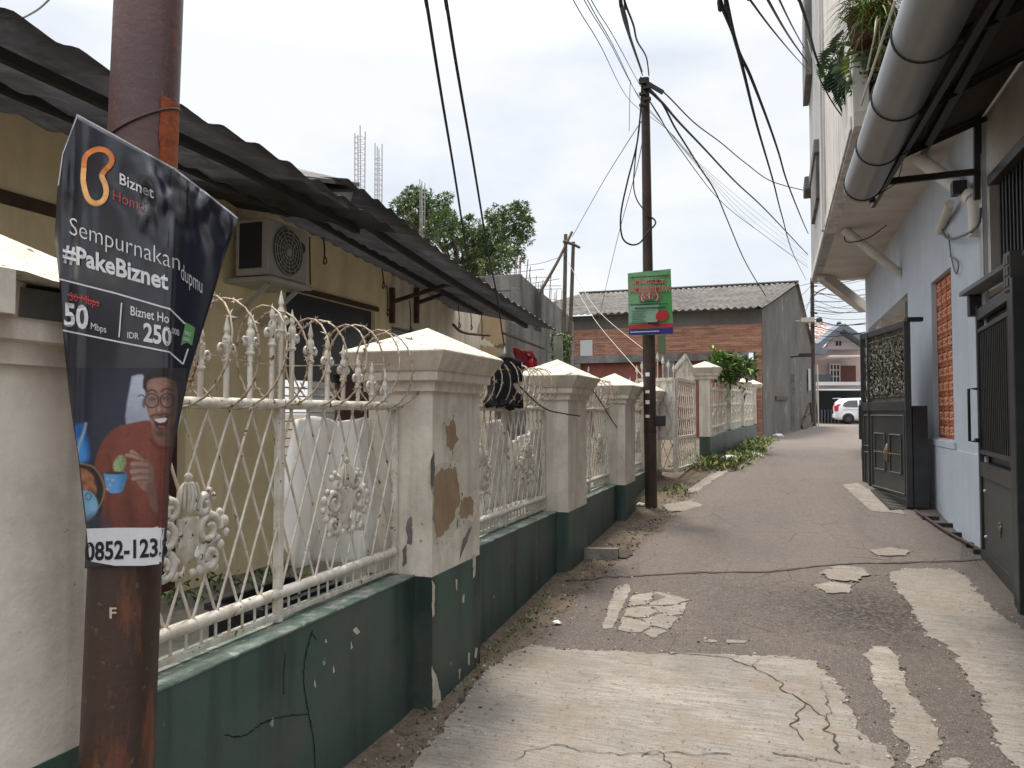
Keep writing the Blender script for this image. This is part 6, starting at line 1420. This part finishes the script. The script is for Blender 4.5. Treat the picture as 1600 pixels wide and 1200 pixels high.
m = MB(); m.obox(a, b, .055, .055); m.obox(a + Vector((.0, 0, .18)), a + Vector((0, 0, -.16)), .05, .05); m.build('end_bar', DARKSTEEL, aw)
m = MB(); m.obox(at(1527, 195, X=1.77), at(1527, 312, X=1.77), .055, .055); m.build('end_post', DARKSTEEL, aw)
# plants on the terrace
def plant_cards(mb, px, D, n, spread, ls, lw, down, mis, rnd):
    for k in range(n):
        c = at(px[0] + rnd.gauss(0, spread), px[1] + rnd.gauss(0, spread), D=D + rnd.gauss(0, .15)); mb.leaf(c, Vector((rnd.gauss(0, 1), rnd.gauss(0, 1), rnd.gauss(down, .7))), Vector((rnd.gauss(0, .4), rnd.gauss(0, .4), 1)), ls * (.6 + .8 * rnd.random()), lw, rnd.choice(mis))
rnd = random.Random(3)
g1 = thing('plant', 'tufted hanging grass plant over the terrace edge beside the gutter', 'plant', tuple(at(1360, 40, D=7.2)))
m = MB()
for k in range(420):
    c = at(1368 + rnd.gauss(0, 16), 12 + rnd.gauss(0, 16), D=7.3 + rnd.gauss(0, .15)); d = Vector((rnd.gauss(-.2, .8), rnd.gauss(0, .6), rnd.gauss(.35, .6))).normalized(); L_ = .22 + .25 * rnd.random()
    pts = [c + d * L_ * q - Vector((0, 0, .75 * L_ * q * q)) for q in (0, .3, .6, .85, 1)]; s_ = d.cross(Vector((0, 0, 1))); s_ = s_.normalized() * .006
    for p, q, w0, w1 in zip(pts, pts[1:], (1, 1, .8, .5), (1, .8, .5, .05)): m.add([p - s_ * w0, p + s_ * w0, q + s_ * w1, q - s_ * w1], [(0, 1, 2, 3)], False, rnd.choice((0, 0, 1, 2)))
m.build('blades', [BRIGHTLEAF[0], flat('dry_blade', (.27, .15, .055), .8, var=.3), BRIGHTLEAF[2]], g1)
b = at(1352, 42, D=7.45); m = MB(); m.lathe([(.13, -.18), (.17, .10), (.185, .11), (.185, .14)], tuple(b), 16); m.build('pot', MAROON, g1)
g2 = thing('plant', 'dark split leaf climber hanging down the white upper wall of the right house', 'plant', tuple(at(1310, 120, D=8.6)))
m = MB(); s2 = MB()
def split_leaf(px, py, D, size, ang, mi):
    c = at(px, py, D=D); ax_ = RR * math.cos(ang) - UU * math.sin(ang) ; sd = RR * math.sin(ang) + UU * math.cos(ang)
    for k in range(9):
        f = k / 8; p = c + ax_ * size * f; L_ = size * (.55 * math.sin(PI * (.12 + .8 * f)) + .08)
        for s_ in (-1, 1): m.leaf(p, (sd * s_ + ax_ * .7), FW * -1 + UU * .2, L_, size * .17, mi)
    s2.tube([c - ax_ * size * .5, c + ax_ * size], .006, 4)
for q in ((1322, 48, 8.6, .26, 2.0, 0), (1318, 70, 8.6, .30, 2.3, 0), (1310, 92, 8.55, .34, 1.5, 0), (1318, 108, 8.5, .32, 1.3, 0), (1300, 92, 8.6, .22, 2.0, 2), (1340, 65, 8.0, .34, 1.6, 1), (1303, 108, 8.7, .24, 1.7, 0), (1326, 92, 8.4, .26, 1.8, 0), (1312, 130, 8.5, .22, 1.4, 0)): split_leaf(*q)
m.build('leaves', [flat('dark_split_leaf', (.022, .048, .026), .35, spec=.5), flat('lime_leaf', (.26, .32, .05), .5), BRIGHTLEAF[2]], g2); s2.build('stems', WEED[0], g2)
g3 = thing('plant', 'dim leafy pot plants massed in the shade behind the gutter', 'plants', tuple(at(1375, 100, D=7.6)))
m = MB(); plant_cards(m, (1372, 85), 7.7, 260, 20, .16, .07, -.1, (0, 0, 1, 2), rnd); plant_cards(m, (1352, 125), 7.9, 120, 14, .14, .06, -.1, (0, 0, 1), rnd); plant_cards(m, (1395, 60), 7.4, 120, 14, .14, .06, .1, (0, 1, 2), rnd); m.build('leaves', [TREE_L[0], TREE_L[1], flat('grey_green_leaf', (.13, .16, .10), .6)], g3)
m = MB(); m.lathe([(.12, 0), (.15, .25)], tuple(at(1372, 150, D=7.8)), 14); m.build('pot', DARKSTEEL, g3)
m = MB(); m.tube([at(1345, 165, D=7.25), at(1399, 0, D=6.4)], .012, 8); m.tube([at(1355, 110, D=7.4), at(1372, 30, D=7.0)], .009, 8); tag(m.build('clothes_pole', PVC), 'thin white pole standing along the gutter by the terrace plants', 'pole')
cable([(1238, -40, 6), (1249, 0, 6.4), (1262, 40, 7.2), (1276, 92, 8.6), (1300, 140, 8.9), (1318, 178, 8.9), (1330, 196, 8.8), (1345, 196, 8.3)], .014, 'black cable bundle sagging across the white upper wall by the climber')
cable([(1276, 100, 8.7), (1305, 150, 9), (1322, 190, 9), (1324, 215, 9), (1317, 240, 9.1), (1325, 258, 9.2)], .010, 'black cable end dangling under the climber on the upper wall')
cable([(1262, 62, 12), (1275, 108, 9), (1296, 152, 9), (1316, 182, 9)], .008, 'thin cable behind the bundle on the white upper wall')
# ================================================================== BLACK SLIDING GATE
A, B = gat(1424, 797), gat(1351, 752); A.z = G(A.y) + .03; B.z = A.z
d = (B - A); ln = Vector((d.x, d.y, 0)).length; u = Vector((d.x, d.y, 0)) / ln; nn = Vector((-u.y, u.x, 0))
if nn.x > 0: nn = -nn
zt = at(1424, 500, D=(A - EYE).dot(FW)).z; H = zt - A.z
gt = thing('gate', 'black ornate sliding gate with scrollwork standing open before the blue wall', 'gate', tuple(A))
P = lambda s, z, o=0: Vector((A.x + u.x * s, A.y + u.y * s, A.z + z)) + nn * o
zmid = at(1424, 634, D=(A - EYE).dot(FW)).z - A.z
m = MB()
for s in (.04, ln - .30, ln - .02): m.obox(P(s, 0), P(s, H), .07, .07, bev=.006)
for z in (.05, zmid, H - .03): m.obox(P(0.07, z), P(ln - .02, z), .06, .085 if z != zmid else .12, bev=.006)
m.build('frame', GATE, gt)
m = MB(); m.obox(P(0.075, (zmid) / 2), P(ln - .33, (zmid) / 2), .02, zmid - .1); m.obox(P(ln - .27, zmid / 2), P(ln - .05, zmid / 2), .02, zmid - .1); m.build('lower_panel', GATE, gt)
m = MB(); s0, s1 = .075, ln - .33
def rect(a, b, z0, z1, r, o):
    for p, q in (((a, z0), (b, z0)), ((b, z0), (b, z1)), ((b, z1), (a, z1)), ((a, z1), (a, z0))): m.tube([P(*p, o), P(*q, o)], r, 6)
rect(s0 + .06, s1 - .06, .14, zmid - .12, .011, .018)
mid_ = (s0 + s1) / 2; rect(s0 + .18, mid_ - .09, .38, zmid - .36, .011, .018); rect(mid_ + .09, s1 - .18, .38, zmid - .36, .011, .018); rect(ln - .25, ln - .08, .14, zmid * .48, .009, .018); rect(ln - .25, ln - .08, zmid * .55, zmid - .12, .009, .018)
m.build('bead_moulding', GATE_EDGE, gt)
m = MB(); c = P(mid_, zmid * .5, .02); m.ball(c, (.03, .05, .13), 10); m.ball(c + nn * .02, (.02, .03, .08), 8); m.build('medallion', GOLD, gt)
m = MB()
for k in range(12): m.ball(P(s0 + .2 + (s1 - s0 - .4) * k / 11, zmid * .5, .02), .014, 6)
m.build('stud_row', GOLD, gt)
m = MB(); rnd = random.Random(12); zU0, zU1 = zmid + .20, H - .26
m2 = MB()
cols, rows = 9, 6
for i in range(cols):
    for j in range(rows):
        cx, cz = s0 + (ln - s0 - .36) * (i + .5) / cols, zU0 + (zU1 - zU0) * (j + .5) / rows; R_ = .115; st = rnd.random() * 6.28; sg_ = rnd.choice((-1, 1)); pts = []
        for q in range(16):
            a = st + sg_ * q * .58; rr = R_ * (1 - .78 * q / 15); pts.append(P(cx + rr * math.cos(a), cz + rr * math.sin(a), .012 * math.sin(q * .5)))
        m.tube(pts, [.013 - .004 * q / 15 for q in range(16)], 5)
        for q in range(3):
            a = st + q * 2.1; c = P(cx + .09 * math.cos(a), cz + .09 * math.sin(a), .006); e = P(cx + .17 * math.cos(a + .5), cz + .17 * math.sin(a + .5), .02); mm = c.lerp(e, .5) + nn * .02; sd = (e - c).cross(nn).normalized() * .026
            m.add([c, mm + sd, e, mm - sd], [(0, 1, 2), (0, 2, 3)])
m.build('scrollwork', BRONZE, gt)
n = 22
for (za, zb_3) in ((zmid + .06, zU0 - .02), (zU1 + .03, H - .07)):
    m = MB()
    for k in range(n):
        s = s0 + (ln - s0 - .36) * (k + .5) / n; m.tube([P(s - .02, za), P(s + .025, (za + zb_3) / 2), P(s - .02, zb_3)], .009, 5); m.ball(P(s + .02, (za + zb_3) / 2, .008), .016, 6)
    m.obox(P(.07, zb_3 if za < zU0 else za), P(ln - .3, zb_3 if za < zU0 else za), .03, .03)
    m.build('spindle_row', BRONZE if za > zU0 else GATE_EDGE, gt)
m = MB()
for k in range(5): m.tube([P(ln - .16 + .06 * math.sin(k * 2), zmid + .1 + k * .16), P(ln - .1, zmid + .2 + k * .16), P(ln - .2, zmid + .24 + k * .16)], .011, 5)
m.build('end_scroll', BRONZE, gt)
m = MB(); m.obox(P(ln + .01, .55), P(ln + .05, .55), .05, .18); m.box(P(ln, 1.0).x - .06, P(ln, 1.0).x + .03, P(ln, 1).y, P(ln, 1).y + .08, A.z + .75, A.z + 1.25, .02); m.build('latch', DARKSTEEL, gt)
m = MB(); m.obox(P(.02, zmid * .5) - nn * .036, P(.02, zmid * .5) - nn * .20, .06, zmid); m.build('end_shade_plate', GATE, gt)  # dark slab: gate end face plus a stand-in for the shadow gap behind
m = MB(); m.obox(P(.0, H + .015) - nn * .16, P(.0, H + .015) + nn * .02, .09, .05); m.build('roller_guide', DARKSTEEL, gt)
# guide track with blocks
tk = thing('gate_track', 'rusty gate rail with small dark blocks along the foot of the blue wall', 'gate rail', tuple(gat(1480, 832)))
a, b = gat(1430, 802), gat(1534, 866)
n = 14
m = MB(); m.tube([Vector((a.lerp(b, k / n).x, a.lerp(b, k / n).y, G(a.lerp(b, k / n).y) + .035)) for k in range(n + 1)], .016, 6); m.build('rail', RUST_POLE, tk)
for px, py in ((1447, 812), (1467, 823), (1490, 838), (1516, 855), (1528, 865)):
    c = gat(px, py); m = MB(); m.obox(c + Vector((-.04, 0, .02)), c + Vector((.13, .0, .02)), .07, .05, bev=.006); m.build('block', DARKSTEEL, tk)
gr_ = thing('drain_grate', 'dark metal drain grate in pale cement before the black gate', 'drain grate', tuple(gat(1385, 786)))
q = [gat(*p) for p in ((1362, 768), (1384, 765), (1418, 796), (1392, 798))]
m = MB(); n = 14
for k in range(n + 1):
    a, b = q[0].lerp(q[3], k / n), q[1].lerp(q[2], k / n); m.obox(a + Vector((0, 0, .02)), b + Vector((0, 0, .02)), .018, .012)
m.build('bars', GATE_EDGE, gr_)
m = MB()
for a, b in ((q[0], q[3]), (q[1], q[2])): m.obox(a + Vector((0, 0, .02)), b + Vector((0, 0, .02)), .03, .016)
m.build('rim', GATE, gr_)
# ================================================================== NEAR RIGHT GATE
A2, B2 = Vector((1.775, 8.12, 0)), Vector((1.665, 6.55, 0)); d = B2 - A2; ln2 = d.length; u2 = d / ln2; n2 = Vector((-u2.y, u2.x, 0))
if n2.x > 0: n2 = -n2
g2_ = thing('gate', 'dark grey steel gate with vertical bars and a gold flower at the right edge', 'gate', tuple(A2 + Vector((0, 0, .22))))
Q = lambda s, z, o=0: A2 + u2 * s + n2 * o + Vector((0, 0, z))
zz = lambda y: at(1548, y, D=(Q(.1, 1) - EYE).dot(FW)).z
zb0, zl1, zr1, zbt, zt1_ = .19, zz(745), zz(706), zz(516), zz(474)
m = MB()
for s in (.03, ln2 - .05): m.obox(Q(s, zb0), Q(s, zt1_), .06, .055, bev=.005)
for z, h in ((zb0 + .06, .12), ((zl1 + zz(728)) / 2 + .02, .13), (zr1, .04), (zbt, .035), (zz(490), .10)): m.obox(Q(.05, z), Q(ln2 - .07, z), .05, h, bev=.004)
m.build('frame', GATE, g2_)
m = MB(); m.obox(Q(.06, (zb0 + zl1) / 2), Q(ln2 - .07, (zb0 + zl1) / 2), .012, zl1 - zb0); m.build('lower_panel', mat('gate_panel_green_grey', (.05, .056, .054), .15, 4, .45, bump=0), g2_)
m = MB(); k = .12
while k < ln2 - .1: m.obox(Q(k, zr1), Q(k, zbt), .02, .02); k += .085
m.build('bars', GATE, g2_)
m = MB(); m.obox(Q(.05, (zr1 + zbt) / 2, -.05), Q(ln2 - .06, (zr1 + zbt) / 2, -.05), .008, zbt - zr1 + .3); m.build('backing', DARKGLASS, g2_)
m = MB(); c = Q(ln2 * .55, (zb0 + zl1) / 2 + .02, .012)
for q in range(5): a = q * 2 * PI / 5; m.ball(c + u2 * .028 * math.cos(a) + Vector((0, 0, .028 * math.sin(a) + .02)), (.012, .018, .018), 6)
m.tube([c, c + Vector((0, 0, -.07))], .008, 5); m.build('flower', GOLD, g2_)
m = MB()
for s, z in ((.17, zl1 - .12), (.17, zb0 + .25)): m.ball(Q(s, z, .01), .014, 6)
m.build('rivet', WHITEPL, g2_)
m = MB(); h0, h1 = zz(690), zz(607); m.tube([Q(.03, h0, .03), Q(.02, h0, .10), Q(.02, h1, .10), Q(.03, h1, .03)], .013, 8); m.build('handle', BLACK, g2_)
m = MB(); m.obox(Q(-.02, zz(688), .04), Q(.08, zz(688), .04), .04, .03, bev=.008); m.build('bolt', BLACK, g2_)
gp_ = thing('gate_post', 'tall dark steel gate post with a square ornamented head at the right edge', 'gate post', (1.655, 6.40, 0))
m = MB(); m.box(1.58, 1.72, 6.28, 6.42, .1, 2.42, .006); m.box(1.56, 1.73, 6.20, 6.26, .1, 2.5, .006); m.build('shaft', GATE, gp_)
m = MB(); m.box(1.565, 1.735, 6.265, 6.435, 2.42, 2.70, .008); m.build('head', flat('aged_bronze_head', (.105, .10, .085), .5, .3), gp_)
m = MB()
for k in range(3):
    for j in range(2): m.box(1.558, 1.566, 6.29 + j * .065, 6.34 + j * .065, 2.45 + k * .08, 2.51 + k * .08, .003); m.box(1.59 + j * .065, 1.64 + j * .065, 6.434, 6.442, 2.45 + k * .08, 2.51 + k * .08, .003)
m.build('head_ornament', GATE_EDGE, gp_)
cp_ = thing('door_canopy', 'thin grey ledge over the near right gate', 'ledge', (1.7, 7.5, 2.68))
m = MB(); m.obox((1.72, 8.25, 2.67), (1.72, 4.0, 2.67), .16, .04, bev=.005); m.build('slab', mat('grey_ledge', (.17, .175, .18), .1, 4, .7), cp_)
m = MB(); m.box(1.7, 1.80, 8.12, 8.22, 2.45, 2.645, .005); m.build('corbel', DARKSTEEL, cp_)
